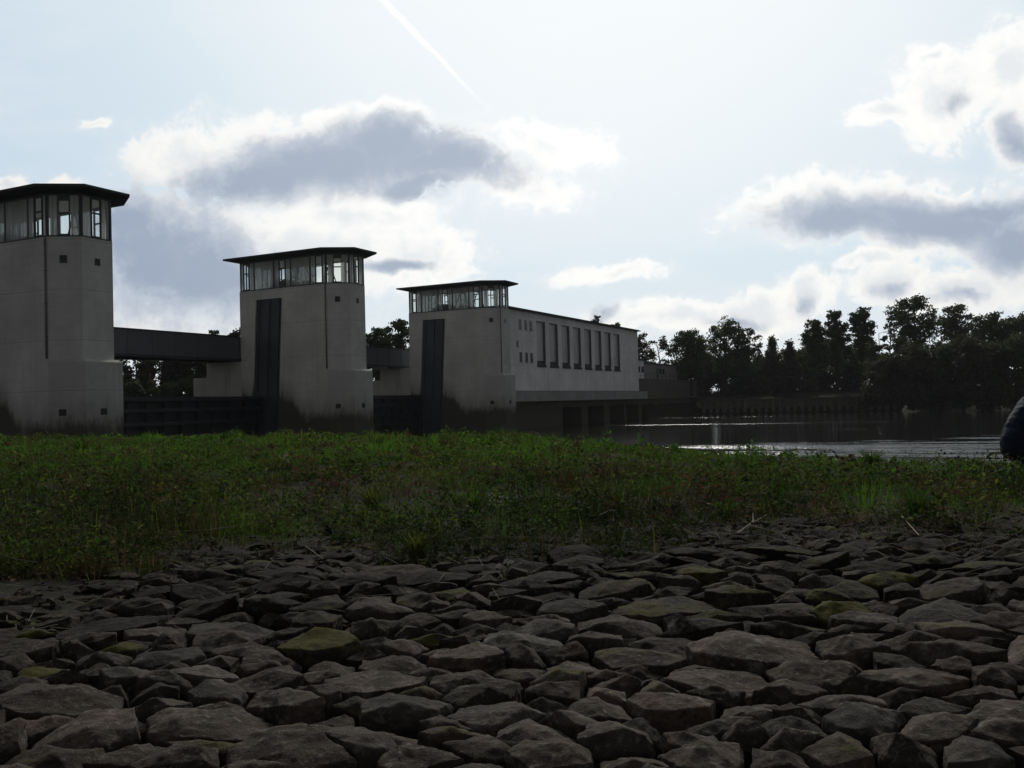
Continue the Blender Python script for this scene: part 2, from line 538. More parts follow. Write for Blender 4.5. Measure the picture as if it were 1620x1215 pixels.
def nature_materials():
    # water
    m, T = mat('river_water')
    co = T.n('ShaderNodeTexCoord').outputs['Object']
    # calmer and ruffled lanes lie along the flow
    rot = T.n('ShaderNodeMapping', {'Vector': co, 'Rotation': (0, 0, R(26.5))}).outputs[0]
    # (object z is 0 on the water; lanes run along the flow)
    px_, py_, pz_ = T.sep(rot)          # px_ along the flow, py_ across the river
    lane = T.noise(T.vm('MULTIPLY', rot, (0.010, 0.16, 1)), 1.0, 5, 0.6)
    streak = T.noise(T.vm('MULTIPLY', rot, (0.09, 0.55, 1)), 1.0, 5, 0.65)
    near = T.smooth(T.m('ADD', py_, T.m('ADD', T.m('MULTIPLY', T.m('SUBTRACT', lane, 0.5), 50), T.m('MULTIPLY', px_, -0.9))), 50, 66, 1, 0)
    near = T.m('MULTIPLY', near, T.smooth(streak, 0.44, 0.54, 0.06, 1))
    ruff = T.m('MAXIMUM', near, T.smooth(lane, 0.63, 0.67, 0.08, 0.8))
    w1 = T.noise(T.vm('MULTIPLY', rot, (0.7, 1.6, 1)), 0.9, 3, 0.55)
    w2 = T.noise(T.vm('MULTIPLY', rot, (0.8, 1.9, 1)), 4.0, 4, 0.6)
    h = T.m('ADD', w1, T.m('MULTIPLY', w2, 0.25))
    bn = T.n('ShaderNodeBump', {'Height': T.m('MULTIPLY', h, ruff), 'Strength': 0.6, 'Distance': 0.18})
    b = T.n('ShaderNodeBsdfPrincipled', {'Base Color': (0.012, 0.014, 0.011), 'Roughness': 0.06, 'IOR': 1.33, 'Normal': bn.outputs[0]})
    finish(T, b)

    # bank soil
    m, T = mat('bank_soil')
    co = T.n('ShaderNodeTexCoord').outputs['Object']
    n1 = T.noise(co, 0.7, 5, 0.6)
    n2 = T.noise(co, 18, 6, 0.65)
    c = T.mix(n2, (0.008, 0.006, 0.004), (0.024, 0.018, 0.012))
    c = T.mix(T.smooth(n1, 0.4, 0.65, 0, 0.7), c, (0.022, 0.028, 0.012))
    finish(T, principled(T, c, 0.95, n2, 0.6, 0.03))

    m, T = mat('meadow')
    co = T.n('ShaderNodeTexCoord').outputs['Object']
    n1 = T.noise(co, 0.25, 5, 0.6)
    n2 = T.noise(co, 3, 6, 0.65)
    c = T.mix(n1, (0.013, 0.017, 0.007), (0.026, 0.027, 0.012))
    c = T.mix(T.smooth(n2, 0.4, 0.7, 0, 0.6), c, (0.03, 0.026, 0.016))
    finish(T, principled(T, c, 0.95, n2, 0.5, 0.1))

    # rubble stone: object colour = (moss, tone, redness)
    m, T = mat('rubble_stone')
    tc = T.n('ShaderNodeTexCoord')
    oi = T.n('ShaderNodeObjectInfo')
    off = T.vm('SCALE', oi.outputs['Location'], (0, 0, 0))
    off = T.n('ShaderNodeVectorMath', {0: oi.outputs['Location'], 'Scale': 7.3}, operation='SCALE').outputs[0]
    co = T.vm('ADD', tc.outputs['Object'], off)
    cs = T.n('ShaderNodeSeparateColor', {0: oi.outputs['Color']}).outputs
    n1 = T.noise(co, 4.5, 6, 0.65)
    n2 = T.noise(co, 38, 6, 0.7)
    n3 = T.noise(T.vm('MULTIPLY', co, (3, 3, 22)), 1.0, 5, 0.6)
    c = T.mix(T.smooth(n1, 0.3, 0.7), (0.028, 0.0225, 0.018), (0.080, 0.065, 0.0525))
    c = T.mix(T.smooth(n3, 0.45, 0.7, 0, 0.45), c, (0.085, 0.068, 0.056))
    c = T.mix(T.m('MULTIPLY', cs[2], T.smooth(n1, 0.4, 0.6)), c, (0.125, 0.088, 0.072))
    c = T.mix(T.smooth(n2, 0.53, 0.68, 0, 0.75), c, (0.185, 0.168, 0.150))
    c = T.mix(T.smooth(n2, 0.32, 0.46, 0.85, 0), c, (0.03, 0.024, 0.02))
    c = T.mix(T.smooth(oi.outputs['Random'], 0.6, 1.0, 0, 0.4), c, T.mix(n1, (0.042, 0.043, 0.043), (0.085, 0.084, 0.080)))
    pl = T.noise(co, 9.0, 3, 0.5)      # pale crusts of lichen
    c = T.mix(T.m('MULTIPLY', T.smooth(pl, 0.62, 0.68, 0, 0.5), T.smooth(n2, 0.4, 0.55)), c, (0.19, 0.19, 0.165))
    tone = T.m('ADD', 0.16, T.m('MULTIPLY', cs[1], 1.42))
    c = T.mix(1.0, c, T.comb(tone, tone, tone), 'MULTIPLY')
    ge = T.n('ShaderNodeNewGeometry')
    up = T.sep(ge.outputs['Normal'])[2]
    ms = T.m('ADD', T.m('ADD', T.m('MULTIPLY', up, 0.35), T.m('MULTIPLY', n1, 1.6)), T.m('MULTIPLY', n2, 0.5))
    ms = T.m('ADD', ms, T.m('MULTIPLY', cs[0], 0.62))
    mossc = T.mix(n2, (0.022, 0.024, 0.005), (0.105, 0.098, 0.014))
    c = T.mix(T.smooth(ms, 1.55, 1.95, 0, 0.92), c, mossc)
    h = T.m('ADD', T.m('MULTIPLY', n2, 0.6), T.m('ADD', T.m('MULTIPLY', n1, 0.6), T.m('MULTIPLY', T.noise(co, 120, 4, 0.7), 0.25)))
    finish(T, principled(T, c, 0.92, h, 0.9, 0.025))

    def leafy(name, c0, c1, scale, trans=0.35):
        m, T = mat(name)
        ge = T.n('ShaderNodeNewGeometry')
        co = T.n('ShaderNodeTexCoord').outputs['Object']
        n = T.noise(co, scale, 4, 0.6)
        c = T.mix(T.m('ADD', T.m('MULTIPLY', n, 0.6), T.m('MULTIPLY', ge.outputs['Random Per Island'], 0.5), clamp=True), c0, c1)
        p = principled(T, c, 0.85, Specular_IOR_Level=0.12)
        tl = T.n('ShaderNodeBsdfTranslucent')
        T.set(tl.inputs[0], c)
        finish(T, T.n('ShaderNodeMixShader', {0: trans, 1: p.outputs[0], 2: tl.outputs[0]}))
    leafy('tree_leaf', (0.035, 0.048, 0.022), (0.08, 0.10, 0.042), 0.5, 0.5)
    leafy('pale_leaf', (0.045, 0.055, 0.022), (0.09, 0.10, 0.042), 0.5, 0.4)
    leafy('dusky_leaf', (0.035, 0.040, 0.024), (0.075, 0.078, 0.042), 0.5, 0.5)
    leafy('grass_green', (0.026, 0.074, 0.009), (0.080, 0.170, 0.020), 0.9, 0.55)
    leafy('grass_yellow', (0.048, 0.072, 0.010), (0.130, 0.155, 0.028), 0.9, 0.55)
    leafy('grass_dry', (0.045, 0.034, 0.016), (0.13, 0.095, 0.048), 0.9, 0.3)
    leafy('weed_leaf', (0.026, 0.062, 0.010), (0.085, 0.140, 0.024), 1.2, 0.45)
    leafy('fresh_grass', (0.045, 0.125, 0.012), (0.115, 0.245, 0.028), 1.2, 0.55)
    leafy('dark_or_shaded_weed', (0.011, 0.021, 0.005), (0.034, 0.048, 0.012), 1.2, 0.4)  # dark leaves; also paints the shade on the near grass
    leafy('red_leaf', (0.07, 0.028, 0.020), (0.13, 0.055, 0.032), 1.2, 0.4)
    leafy('pale_bloom', (0.25, 0.24, 0.20), (0.45, 0.43, 0.38), 1.2, 0.4)
    simple('bark', (0.05, 0.042, 0.034), 0.9, 0.4, 3, 0.4)
    simple('dry_stalk', (0.24, 0.205, 0.15), 0.8, 0.3, 20)
    simple('navy_cloth', (0.012, 0.018, 0.034), 0.75, 0.3, 9, 0.4)
    simple('dark_trouser', (0.014, 0.017, 0.026), 0.85, 0.3, 9, 0.3)
    simple('skin', (0.42, 0.26, 0.19), 0.55, 0.08, 8)
    simple('dark_hair', (0.03, 0.02, 0.014), 0.6, 0.4, 30)
    simple('shoe', (0.02, 0.02, 0.02), 0.6, 0.2, 9)


nature_materials()
M = MATS

# ---------------------------------------------------------------- terrain
WATER = -1.75
ANG = R(-26.5)
FV = Vector((math.cos(ANG), math.sin(ANG), 0))       # flow direction, towards the viewer's right
RV = Vector((-math.sin(ANG), math.cos(ANG), 0))      # direction of the tower row, away from the viewer
A2 = Vector((-14.2, 71.0, 0))
STEP = 24.1
A = [A2 - RV * STEP, A2, A2 + RV * STEP + FV * 0.8]

CX = np.array([-3000, -60, -30, -15, -5, 0, 4, 7.5, 10, 14, 25, 40, 60, 3000.])
CY = np.array([800, 52, 41, 33, 27.5, 23.5, 18.6, 14.6, 12.6, 10.4, 4.0, -5, -15, -1500.])


def ground_z(x, y):
    x, y = np.asarray(x, float), np.asarray(y, float)
    crest = np.interp(x, CX, CY)
    d = (y - crest) * 0.78
    z = 0.12 * sstep(-x, -7, 2) * sstep(y, 8, 14)
    z = z + 0.05 * vnoise(x * 0.55, y * 0.55, 3) * sstep(y, 5.5, 8) + 0.055 * vnoise(x * 1.5, y * 1.5, 5) * sstep(y, 6.5, 9)
    z = z - 0.07 * sstep(-y, -5.7, -4.3)
    z = z - 0.5 * np.maximum(0, -y - 2) * 0.0
    z = z - 0.15 * sstep(x, 0.5, 6.0) * sstep(y, 7.5, 12)
    fall = np.where(d > 0, np.where(d < 1.0, 0.25 * d * d, 0.25 + (d - 1.0) * 0.5), 0)
    return np.maximum(z - fall, -5.0)


def axis(a, b, step, far, grow=1.35):
    c = list(np.arange(a, b + step / 2, step))
    s, v = step, c[-1]
    while v < far:
        s *= grow
        v += s
        c.append(v)
    s, v, pre = step, c[0], []
    while v > -far:
        s *= grow
        v -= s
        pre.append(v)
    return np.array(pre[::-1] + c)


def grid_mesh(name, xs, ys, zf, m):
    X, Y = np.meshgrid(xs, ys)
    Z = zf(X, Y)
    nx, ny = len(xs), len(ys)
    idx = np.arange(nx * ny).reshape(ny, nx)
    F = np.stack([idx[:-1, :-1], idx[:-1, 1:], idx[1:, 1:], idx[1:, :-1]], -1).reshape(-1, 4)
    V = np.stack([X, Y, Z], -1).reshape(-1, 3)
    return np_mesh(name, V, F, m, smooth=True)


g = link('ground', grid_mesh('ground', axis(-34, 22, 0.25, 5000), axis(-4, 46, 0.25, 5000), ground_z, M['bank_soil']))
tag(g, 'dark soil of the near river bank', kind='structure')
wm = MB()
wm.add([(-5000, -5000, 0), (5000, -5000, 0), (5000, 5000, 0), (-5000, 5000, 0)], [(0, 1, 2, 3)])
wo = wm.build('river', M['river_water'])
wo.location = (0, 0, WATER)
tag(wo, 'dark rippled river water below the weir', kind='structure')

# far bank beyond the river, in row coordinates (u along the flow, v along the row) measured from tower three
O3 = A[2]


def uv(u, v, z=0.0):
    p = O3 + FV * u + RV * v
    return Vector((p.x, p.y, z))


def far_z(u, v):
    """land beyond the weir: starts behind the quay wall at v about 78"""
    edge = np.where(u < 0, 50.0, np.where(u < 34, 79.6, 76.0 - np.clip(u - 34, 0, 30) * 0.25))
    d = v - edge
    n = 0.25 * vnoise(u * 0.12, v * 0.12, 21)
    pile = (u > 0) & (u < 34)
    soft = np.clip(d * 0.28, -1.6, 2.4) - 1.6
    hard = np.where(d > 0, -0.55 + np.clip(d, 0, 14) * 0.10, -4.0)
    z = EYE + np.where(u < 0, np.where(d > 0, -0.6 + np.clip(d, 0, 10) * 0.12, -5), np.where(pile, hard, soft)) + n * (d > 0.8)
    return z


def far_bank():
    us = np.concatenate([-np.geomspace(4000, 60, 18), np.arange(-55, 160, 2.0), np.geomspace(165, 4000, 16)])
    vs = np.concatenate([np.arange(46, 130, 1.6), np.geomspace(132, 5000, 22)])
    U, V = np.meshgrid(us, vs)
    Z = far_z(U, V)
    X = O3.x + FV.x * U + RV.x * V
    Y = O3.y + FV.y * U + RV.y * V
    ny, nx = U.shape
    idx = np.arange(nx * ny).reshape(ny, nx)
    F = np.stack([idx[:-1, :-1], idx[:-1, 1:], idx[1:, 1:], idx[1:, :-1]], -1).reshape(-1, 4)
    return np_mesh('far_bank', np.stack([X, Y, Z], -1).reshape(-1, 3), F, M['meadow'], smooth=True)


tag(link('far_bank', far_bank()), 'grassy land across the river', kind='structure')


def upstream_z(x, y):
    u = (x - O3.x) * FV.x + (y - O3.y) * FV.y
    v = (x - O3.x) * RV.x + (y - O3.y) * RV.y
    d = -34 - u
    return EYE + np.clip(d * 0.25, -3.5, 2.2) - 1.2 + 0.2 * vnoise(x * 0.15, y * 0.15, 9)


def upstream_bank():
    us = np.concatenate([np.arange(-30, -70, -2.0), -np.geomspace(72, 4000, 16)])
    vs = np.concatenate([-np.geomspace(3000, 62, 14), np.arange(-60, 50, 3.0)])
    U, V = np.meshgrid(us, vs)
    X = O3.x + FV.x * U + RV.x * V
    Y = O3.y + FV.y * U + RV.y * V
    Z = upstream_z(X, Y)
    ny, nx = U.shape
    idx = np.arange(nx * ny).reshape(ny, nx)
    F = np.stack([idx[:-1, :-1], idx[1:, :-1], idx[1:, 1:], idx[:-1, 1:]], -1).reshape(-1, 4)
    return np_mesh('upstream_bank', np.stack([X, Y, Z], -1).reshape(-1, 3), F, M['meadow'], smooth=True)


tag(link('upstream_bank', upstream_bank()), 'wooded land upstream of the weir', kind='structure')


# ---------------------------------------------------------------- weir towers
def H(h):          # height above the eye -> local height above the water
    return h + EYE - WATER


PLAN = [(-8.8, 0.0), (0.0, 0.0), (1.5, 1.0), (1.5, 3.0), (0.0, 4.0), (-8.8, 4.0)]     # D A B B' C E
GB, GT = 9.67, 12.05      # glass band


def offset(poly, d):
    n = len(poly)
    out = []
    for i in range(n):
        p0, p1, p2 = Vector(poly[i - 1]), Vector(poly[i]), Vector(poly[(i + 1) % n])
        a, b = (p1 - p0).normalized(), (p2 - p1).normalized()
        na, nb = Vector((a.y, -a.x)), Vector((b.y, -b.x))
        k = (na + nb).normalized()
        out.append(tuple(p1 + k * d / max(0.3, k.dot(na))))
    return out


def seg_point(p, q, t, out=0.0):
    p, q = Vector(p), Vector(q)
    e = (q - p).normalized()
    n = Vector((e.y, -e.x))
    r = p + e * t + n * out
    return r


def fluted(p, q, t0, t1, z0, z1, pitch=0.22, depth=0.045):
    """channel-glass strip between stations t0 and t1 of wall p-q"""
    mb = MB()
    n = max(2, int(round((t1 - t0) / pitch)))
    w = (t1 - t0) / n
    prof = []
    for i in range(n):
        a = t0 + i * w
        prof += [(a, 0), (a + w * 0.16, depth), (a + w * 0.84, depth), (a + w, 0)]
    vs, fs = [], []
    for (t, o) in prof:
        r = seg_point(p, q, t, o - 0.03)
        vs += [(r.x, r.y, z0), (r.x, r.y, z1)]
    for i in range(len(prof) - 1):
        if prof[i][0] == prof[i + 1][0]:
            continue
        fs.append((2 * i, 2 * i + 2, 2 * i + 3, 2 * i + 1))
    mb.add(vs, fs)
    return mb


def wbar(mb, p, q, t0, t1, z0, z1, o0, o1):
    """box on wall p-q from station t0 to t1, standing o0..o1 off the wall line"""
    c = [seg_point(p, q, t, o) for t, o in ((t0, o0), (t1, o0), (t1, o1), (t0, o1))]
    # counter-clockwise order for outward normals
    poly = [(v.x, v.y) for v in (c[3], c[2], c[1], c[0])]
    mb.prism(poly, z0, z1)


def make_tower(k, label, pipe_corner):
    root = empty('weir_tower', (A[k].x, A[k].y, WATER), ANG)
    tag(root, label, 'weir tower', 'towers of the river weir')
    zb, zt = -4.0, H(GB)
    D, A_, B, B2, C_, E_ = PLAN
    # pier body with the inclined gate slot let into its side
    mb = MB()
    TL, TR, BR, BL = (-7.1, H(8.9)), (-4.4, H(8.9)), (-5.35, -3.9), (-8.1, -3.9)
    P = lambda c, v: (c[0], v, c[1])
    db, dt, ab, at = (D[0], zb), (D[0], zt), (A_[0], zb), (A_[0], zt)
    mb.add([P(db, 0), P((BL[0], zb), 0), P(TL, 0), P(dt, 0)], [(0, 1, 2, 3)])
    mb.add([P((BR[0], zb), 0), P(ab, 0), P(at, 0), P(TR, 0)], [(0, 1, 2, 3)])
    mb.add([P(TL, 0), P(TR, 0), P(at, 0), P(dt, 0)], [(0, 1, 2, 3)])
    dep = 0.16
    mb.add([P(TL, 0), P(TL, dep), P((BL[0], zb), dep), P((BL[0], zb), 0)], [(0, 1, 2, 3)])
    mb.add([P(TR, dep), P(TR, 0), P((BR[0], zb), 0), P((BR[0], zb), dep)], [(0, 1, 2, 3)])
    mb.add([P(TL, dep), P(TL, 0), P(TR, 0), P(TR, dep)], [(0, 1, 2, 3)])
    for a, b in ((A_, B), (B, B2), (B2, C_), (C_, E_), (E_, D)):
        mb.add([(a[0], a[1], zb), (b[0], b[1], zb), (b[0], b[1], zt), (a[0], a[1], zt)], [(0, 1, 2, 3)])
    mb.add([(x, y, zt) for x, y in PLAN], [(0, 1, 2, 3, 4, 5)])
    pier = mb.build('pier', M['pier_concrete'], root)
    sl = MB()
    sl.add([P((BL[0], zb), dep - 0.02), P((BR[0], zb), dep - 0.02), P(TR, dep - 0.02), P(TL, dep - 0.02)], [(0, 1, 2, 3)])
    for f in (0.12, 0.5, 0.88):      # guide rails
        t = (TL[0] * (1 - f) + TR[0] * f, TL[1] - 0.05)
        b = (BL[0] * (1 - f) + BR[0] * f, zb)
        sl.bar(P(t, dep - 0.07), P(b, dep - 0.07), 0.10)
    sl.build('gate_slot', M['slot_steel'], root)
    # buttress round the nose
    bt = MB()
    poly = [(0.02, -0.03), (1.88, 0.82), (1.93, 3.2), (0.02, 4.03)]
    bt.prism(poly, zb, H(2.85))
    poly2 = [(0.05, 0.02), (1.7, 0.9), (1.72, 3.12), (0.05, 3.98)]
    vs = [(x, y, H(2.85)) for x, y in poly] + [(x, y, H(3.0)) for x, y in poly2]
    bt.add(vs, [(0, 1, 5, 4), (1, 2, 6, 5), (2, 3, 7, 6), (4, 5, 6, 7)])
    bt.build('buttress', M['buttress_concrete'], root)
    # low rear pier that carries the bridge
    lp = MB()
    lp.box(-12.6, -8.81, 0.02, 3.98, zb, H(4.0))
    lp.box(-14.2, -12.61, 0.1, 3.9, zb, H(2.8))
    lp.build('rear_pier', M['old_concrete'], root)
    # little square ports
    for (p, q, t, h, s) in ((A_, B, 0.85, 8.45, 0.4), (B, B2, 1.0, 8.4, 0.36)):
        w = MB()
        wbar(w, p, q, t - s / 2, t + s / 2, H(h) - s / 2 - 0.02, H(h) + s / 2 + 0.02, -0.2, 0.012)
        po = w.build('port_window', M['dark_metal'], root)
        w = MB()
        wbar(w, p, q, t - s / 2 + 0.06, t + s / 2 - 0.06, H(h) - s / 2 + 0.05, H(h) + s / 2 - 0.04, -0.2, 0.016)
        w.build('pane', M['dark_glass'], po)
    for (p, q, t) in ((poly[0], poly[1], 0.75), (poly[1], poly[2], 1.1)):
        w = MB()
        wbar(w, p, q, t - 0.2, t + 0.2, H(-0.05), H(0.3), -0.2, 0.01)
        w.build('drain_port', M['soot'], root)
    # rain pipe
    pc = PLAN[pipe_corner]
    cx, cy = sum(p[0] for p in PLAN[1:5]) / 4, 2.0
    dv = Vector((pc[0] - cx, pc[1] - cy)).normalized()
    px_, py_ = pc[0] + dv.x * 0.09, pc[1] + dv.y * 0.09
    pp = MB()
    pp.tube([(px_, py_, H(3.05)), (px_, py_, H(GB) + 0.0)], 0.055, 8)
    for hz in (4.2, 6.0, 7.8, 9.3):
        pp.tube([(px_, py_, H(hz)), (px_, py_, H(hz) + 0.08)], 0.075, 8)
    pp.build('rain_pipe', M['pipe_metal'], root, True)
    # glazed cabin
    z0, z1 = H(GB), H(GT)
    cab = offset(PLAN, -0.06)
    fr = MB()
    n = len(cab)
    layouts = {0: [(0.35, 0.95), (4.05, 4.72), (7.7, 8.4)], 1: [(0.55, 1.2)], 2: [(0.62, 1.28)], 3: [(0.55, 1.2)],
               4: [(0.4, 1.1), (2.3, 3.0), (4.05, 4.75), (6.0, 6.7), (7.7, 8.4)], 5: [(0.6, 1.3), (2.5, 3.2)]}
    for i in range(n):
        p, q = cab[i], cab[(i + 1) % n]
        Lw = (Vector(q) - Vector(p)).length
        wbar(fr, p, q, 0.0, Lw, z0, z0 + 0.09, -0.08, 0.05)
        wbar(fr, p, q, 0.0, Lw, z1 - 0.12, z1, -0.08, 0.05)
        wbar(fr, p, q, 0.0, 0.09, z0 + 0.09, z1 - 0.12, -0.075, 0.045)
        wbar(fr, p, q, Lw - 0.09, Lw, z0 + 0.09, z1 - 0.12, -0.075, 0.045)
        prev = 0.1
        wins = layouts[i]
        for (a, b) in wins + [(Lw - 0.1, None)]:
            L_ = a - prev
            if L_ > 0.12:
                cuts = [prev, a]
                if L_ > 1.8:
                    cuts = [prev, prev + 0.52, a - 0.52, a]
                for c0, c1 in zip(cuts[:-1], cuts[1:]):
                    fluted(p, q, c0 + 0.02, c1 - 0.02, z0 + 0.09, z1 - 0.12).build('glass_panel', M['channel_glass' if i < 3 else 'clear_glass'], root)
                for c in cuts[1:-1]:
                    wbar(fr, p, q, c - 0.055, c + 0.055, z0 + 0.09, z1 - 0.12, -0.07, 0.04)
            if b is None:
                break
            wf = MB()
            za, zb_ = z0 + 0.1, z1 - 0.13
            if i == 0 and a > 2 and a < 6:
                za = z0 + 0.45
            if i == 1:
                zb_ = z1 - 0.35
            wbar(wf, p, q, a, a + 0.06, za, zb_, -0.05, 0.06)
            wbar(wf, p, q, b - 0.06, b, za, zb_, -0.05, 0.06)
            wbar(wf, p, q, a + 0.06, b - 0.06, za, za + 0.06, -0.05, 0.06)
            wbar(wf, p, q, a + 0.06, b - 0.06, zb_ - 0.06, zb_, -0.05, 0.06)
            zm = za + (zb_ - za) * 0.62
            wbar(wf, p, q, a + 0.06, b - 0.06, zm - 0.04, zm + 0.04, -0.045, 0.055)
            wfo = wf.build('cabin_window', M['dark_metal'], root)
            gp = MB()
            wbar(gp, p, q, a + 0.06, b - 0.06, za + 0.06, zm - 0.04, 0.0, 0.008)
            wbar(gp, p, q, a + 0.06, b - 0.06, zm + 0.04, zb_ - 0.06, 0.0, 0.008)
            gp.build('pane', M['clear_glass'], wfo)
            if za > z0 + 0.2 or zb_ < z1 - 0.2:
                wbar(fr, p, q, a, b, z0 + 0.09, za, -0.03, 0.02) if za > z0 + 0.2 else wbar(fr, p, q, a, b, zb_, z1 - 0.12, -0.03, 0.02)
            prev = b
    fr.build('cabin_frame', M['dark_metal'], root)
    ce = MB()
    ce.prism(offset(PLAN, -0.2), z1 - 0.04, z1 + 0.015)
    ce.build('ceiling', M['white_paint'], root)
    # inside: hoist machine and wind bracing
    ho = MB()
    ho.box(-6.6, -4.8, 1.2, 2.8, z0 + 0.005, z0 + 0.55)
    ho.box(-6.2, -5.4, 1.4, 2.6, z0 + 0.55, z0 + 0.85)
    ho.box(-4.0, -1.6, 1.0, 3.0, z0 + 0.005, z0 + 0.35)
    ho.box(-3.4, -2.9, 1.2, 2.7, z0 + 0.35, z0 + 0.62)
    ho.tube([(-5.0, 1.0, z0 + 0.55), (-5.0, 3.0, z0 + 0.55)], 0.33, 12)
    ho.build('hoist', M['dark_metal'], root)
    for yv in (0.3, 3.7):
        for xa in (-3.4, -1.6):
            br = MB()
            br.bar((xa, yv, z0 + 0.1), (-2.5, yv, z1 - 0.1), 0.07)
            br.build('brace', M['dark_metal'], root)
    # roof: thin felted slab with a wide overhang, ribs below
    rf = MB()
    ro = offset(PLAN, 0.9)
    ri = offset(PLAN, 0.2)
    nn = len(ro)
    zz = [H(GT) + 0.02, H(GT) + 0.16, H(GT) + 0.30, H(GT) + 0.46]
    inner = offset(PLAN, -1.2)
    rings = [[(x, y, zz[0]) for x, y in ri], [(x, y, zz[0] + 0.14) for x, y in ro], [(x, y, zz[2]) for x, y in ro], [(x, y, zz[3]) for x, y in inner]]
    vs = [v for r_ in rings for v in r_]
    fs = []
    for j in range(3):
        for i in range(nn):
            fs.append((j * nn + i, j * nn + (i + 1) % nn, (j + 1) * nn + (i + 1) % nn, (j + 1) * nn + i))
    fs.append(tuple(range(nn - 1, -1, -1)))
    fs.append(tuple(range(3 * nn, 4 * nn)))
    rf.add(vs, fs)
    rf.build('roof', M['roof_felt'], root)
    return root


make_tower(0, 'concrete weir tower with rounded glazed cabin, cut by the picture edge, closest to the grass', 1)
make_tower(1, 'middle concrete weir tower, glazed cabin on top, standing between two dark steel bridges', 1)
make_tower(2, 'smallest looking concrete weir tower, its glazed cabin joined to the long white powerhouse', 2)


# ---------------------------------------------------------------- bridges and gates between the towers
def make_bridge(k, label):
    v0, v1 = 2.05, STEP + 1.95
    root = empty('service_bridge', (A[k].x, A[k].y, WATER), ANG)
    tag(root, label, 'bridge', 'steel bridges between the weir towers')
    zl, zh = H(4.05), H(6.05)
    mb = MB()
    for u in (-8.95, -12.3):
        mb.box(u - 0.06, u + 0.06, v0, v1, zl + 0.16, zh - 0.1)
    n = 11
    for i in range(n + 1):
        v = v0 + (v1 - v0) * i / n
        v = min(max(v, v0 + 0.06), v1 - 0.06)
        mb.box(-8.89, -8.84, v - 0.05, v + 0.05, zl + 0.17, zh - 0.11)
    mb.build('girder', M['bridge_paint'], root)
    fl = MB()
    for u in (-8.95, -12.3):
        fl.box(u - 0.2, u + 0.2, v0, v1, zl, zl + 0.155)
        fl.box(u - 0.16, u + 0.16, v0, v1, zh - 0.095, zh)
    fl.build('flange', M['bridge_dark'], root)
    dk = MB()
    dk.box(-12.2, -9.05, v0 + 0.01, v1 - 0.01, zl + 0.5, zl + 0.7)
    dk.build('deck', M['bridge_dark'], root)


make_bridge(0, 'dark blue steel plate bridge from the cut-off tower to the middle tower')
make_bridge(1, 'shorter looking dark steel bridge from the middle tower to the powerhouse tower')


def make_gate(k, label):
    root = empty('weir_gate', (A[k].x, A[k].y, WATER), ANG)
    tag(root, label, 'weir gate', 'steel gates of the weir')
    v0, v1 = 4.03, STEP - 0.03
    zt = H(1.1)
    mb = MB()
    lean = lambda z: -6.9 + 0.068 * (z - H(1.1))
    nz = 8
    for i in range(nz):
        z0 = -3 + (zt + 3) * i / nz
        z1 = -3 + (zt + 3) * (i + 1) / nz
        mb.add([(lean(z0), v0, z0), (lean(z0), v1, z0), (lean(z1), v1, z1), (lean(z1), v0, z1)], [(0, 1, 2, 3)])
    mb.add([(-7.4, v0, zt), (lean(zt), v0, zt), (lean(zt), v1, zt), (-7.4, v1, zt)], [(0, 1, 2, 3)])
    mb.add([(-7.4, v0, zt), (-7.4, v1, zt), (-7.8, v1, -3), (-7.8, v0, -3)], [(0, 1, 2, 3)])
    mb.build('skin_plate', M['gate_steel'], root)
    for z in (zt - 0.16, zt - 0.95, zt - 1.9, zt - 2.9):
        b = MB()
        b.box(lean(z) + 0.01, lean(z) + 0.42, v0, v1, z - 0.13, z + 0.13)
        b.build('girder', M['gate_steel'], root)
    r = MB()
    for i in range(13):
        v = v0 + 0.4 + (v1 - v0 - 0.8) * i / 12
        r.bar((lean(-1) + 0.22, v, -1.5), (lean(zt) + 0.22, v, zt - 0.3), 0.08, d=0.3)
    r.build('web', M['gate_steel'], root)
    sill = MB()
    sill.box(-16, -1.5, v0, v1, -4, -0.35)
    sill.build('sill', M['dark_concrete'], root)


make_gate(0, 'dark steel weir gate under the bridge between the cut-off tower and the middle tower')
make_gate(1, 'dark steel weir gate between the middle tower and the powerhouse tower')


# ---------------------------------------------------------------- powerhouse
def wall_with_holes(mb, v0, v1, z0, z1, holes, depth, u=0.0):
    """wall in the plane u facing +u with rectangular reveals; holes (va, vb, za, zb)"""
    vs = sorted({v0, v1, *[h[0] for h in holes], *[h[1] for h in holes]})
    zs = sorted({z0, z1, *[h[2] for h in holes], *[h[3] for h in holes]})
    for va, vb in zip(vs[:-1], vs[1:]):
        for za, zb in zip(zs[:-1], zs[1:]):
            c = ((va + vb) / 2, (za + zb) / 2)
            if any(h[0] < c[0] < h[1] and h[2] < c[1] < h[3] for h in holes):
                continue
            mb.add([(u, va, za), (u, vb, za), (u, vb, zb), (u, va, zb)], [(0, 1, 2, 3)])
    for (va, vb, za, zb) in holes:
        w = u - depth
        mb.add([(u, va, za), (u, va, zb), (w, va, zb), (w, va, za)], [(3, 2, 1, 0)])
        mb.add([(u, vb, za), (u, vb, zb), (w, vb, zb), (w, vb, za)], [(0, 1, 2, 3)])
        mb.add([(u, va, za), (u, vb, za), (w, vb, za), (w, va, za)], [(3, 2, 1, 0)])
        mb.add([(u, va, zb), (u, vb, zb), (w, vb, zb), (w, va, zb)], [(0, 1, 2, 3)])


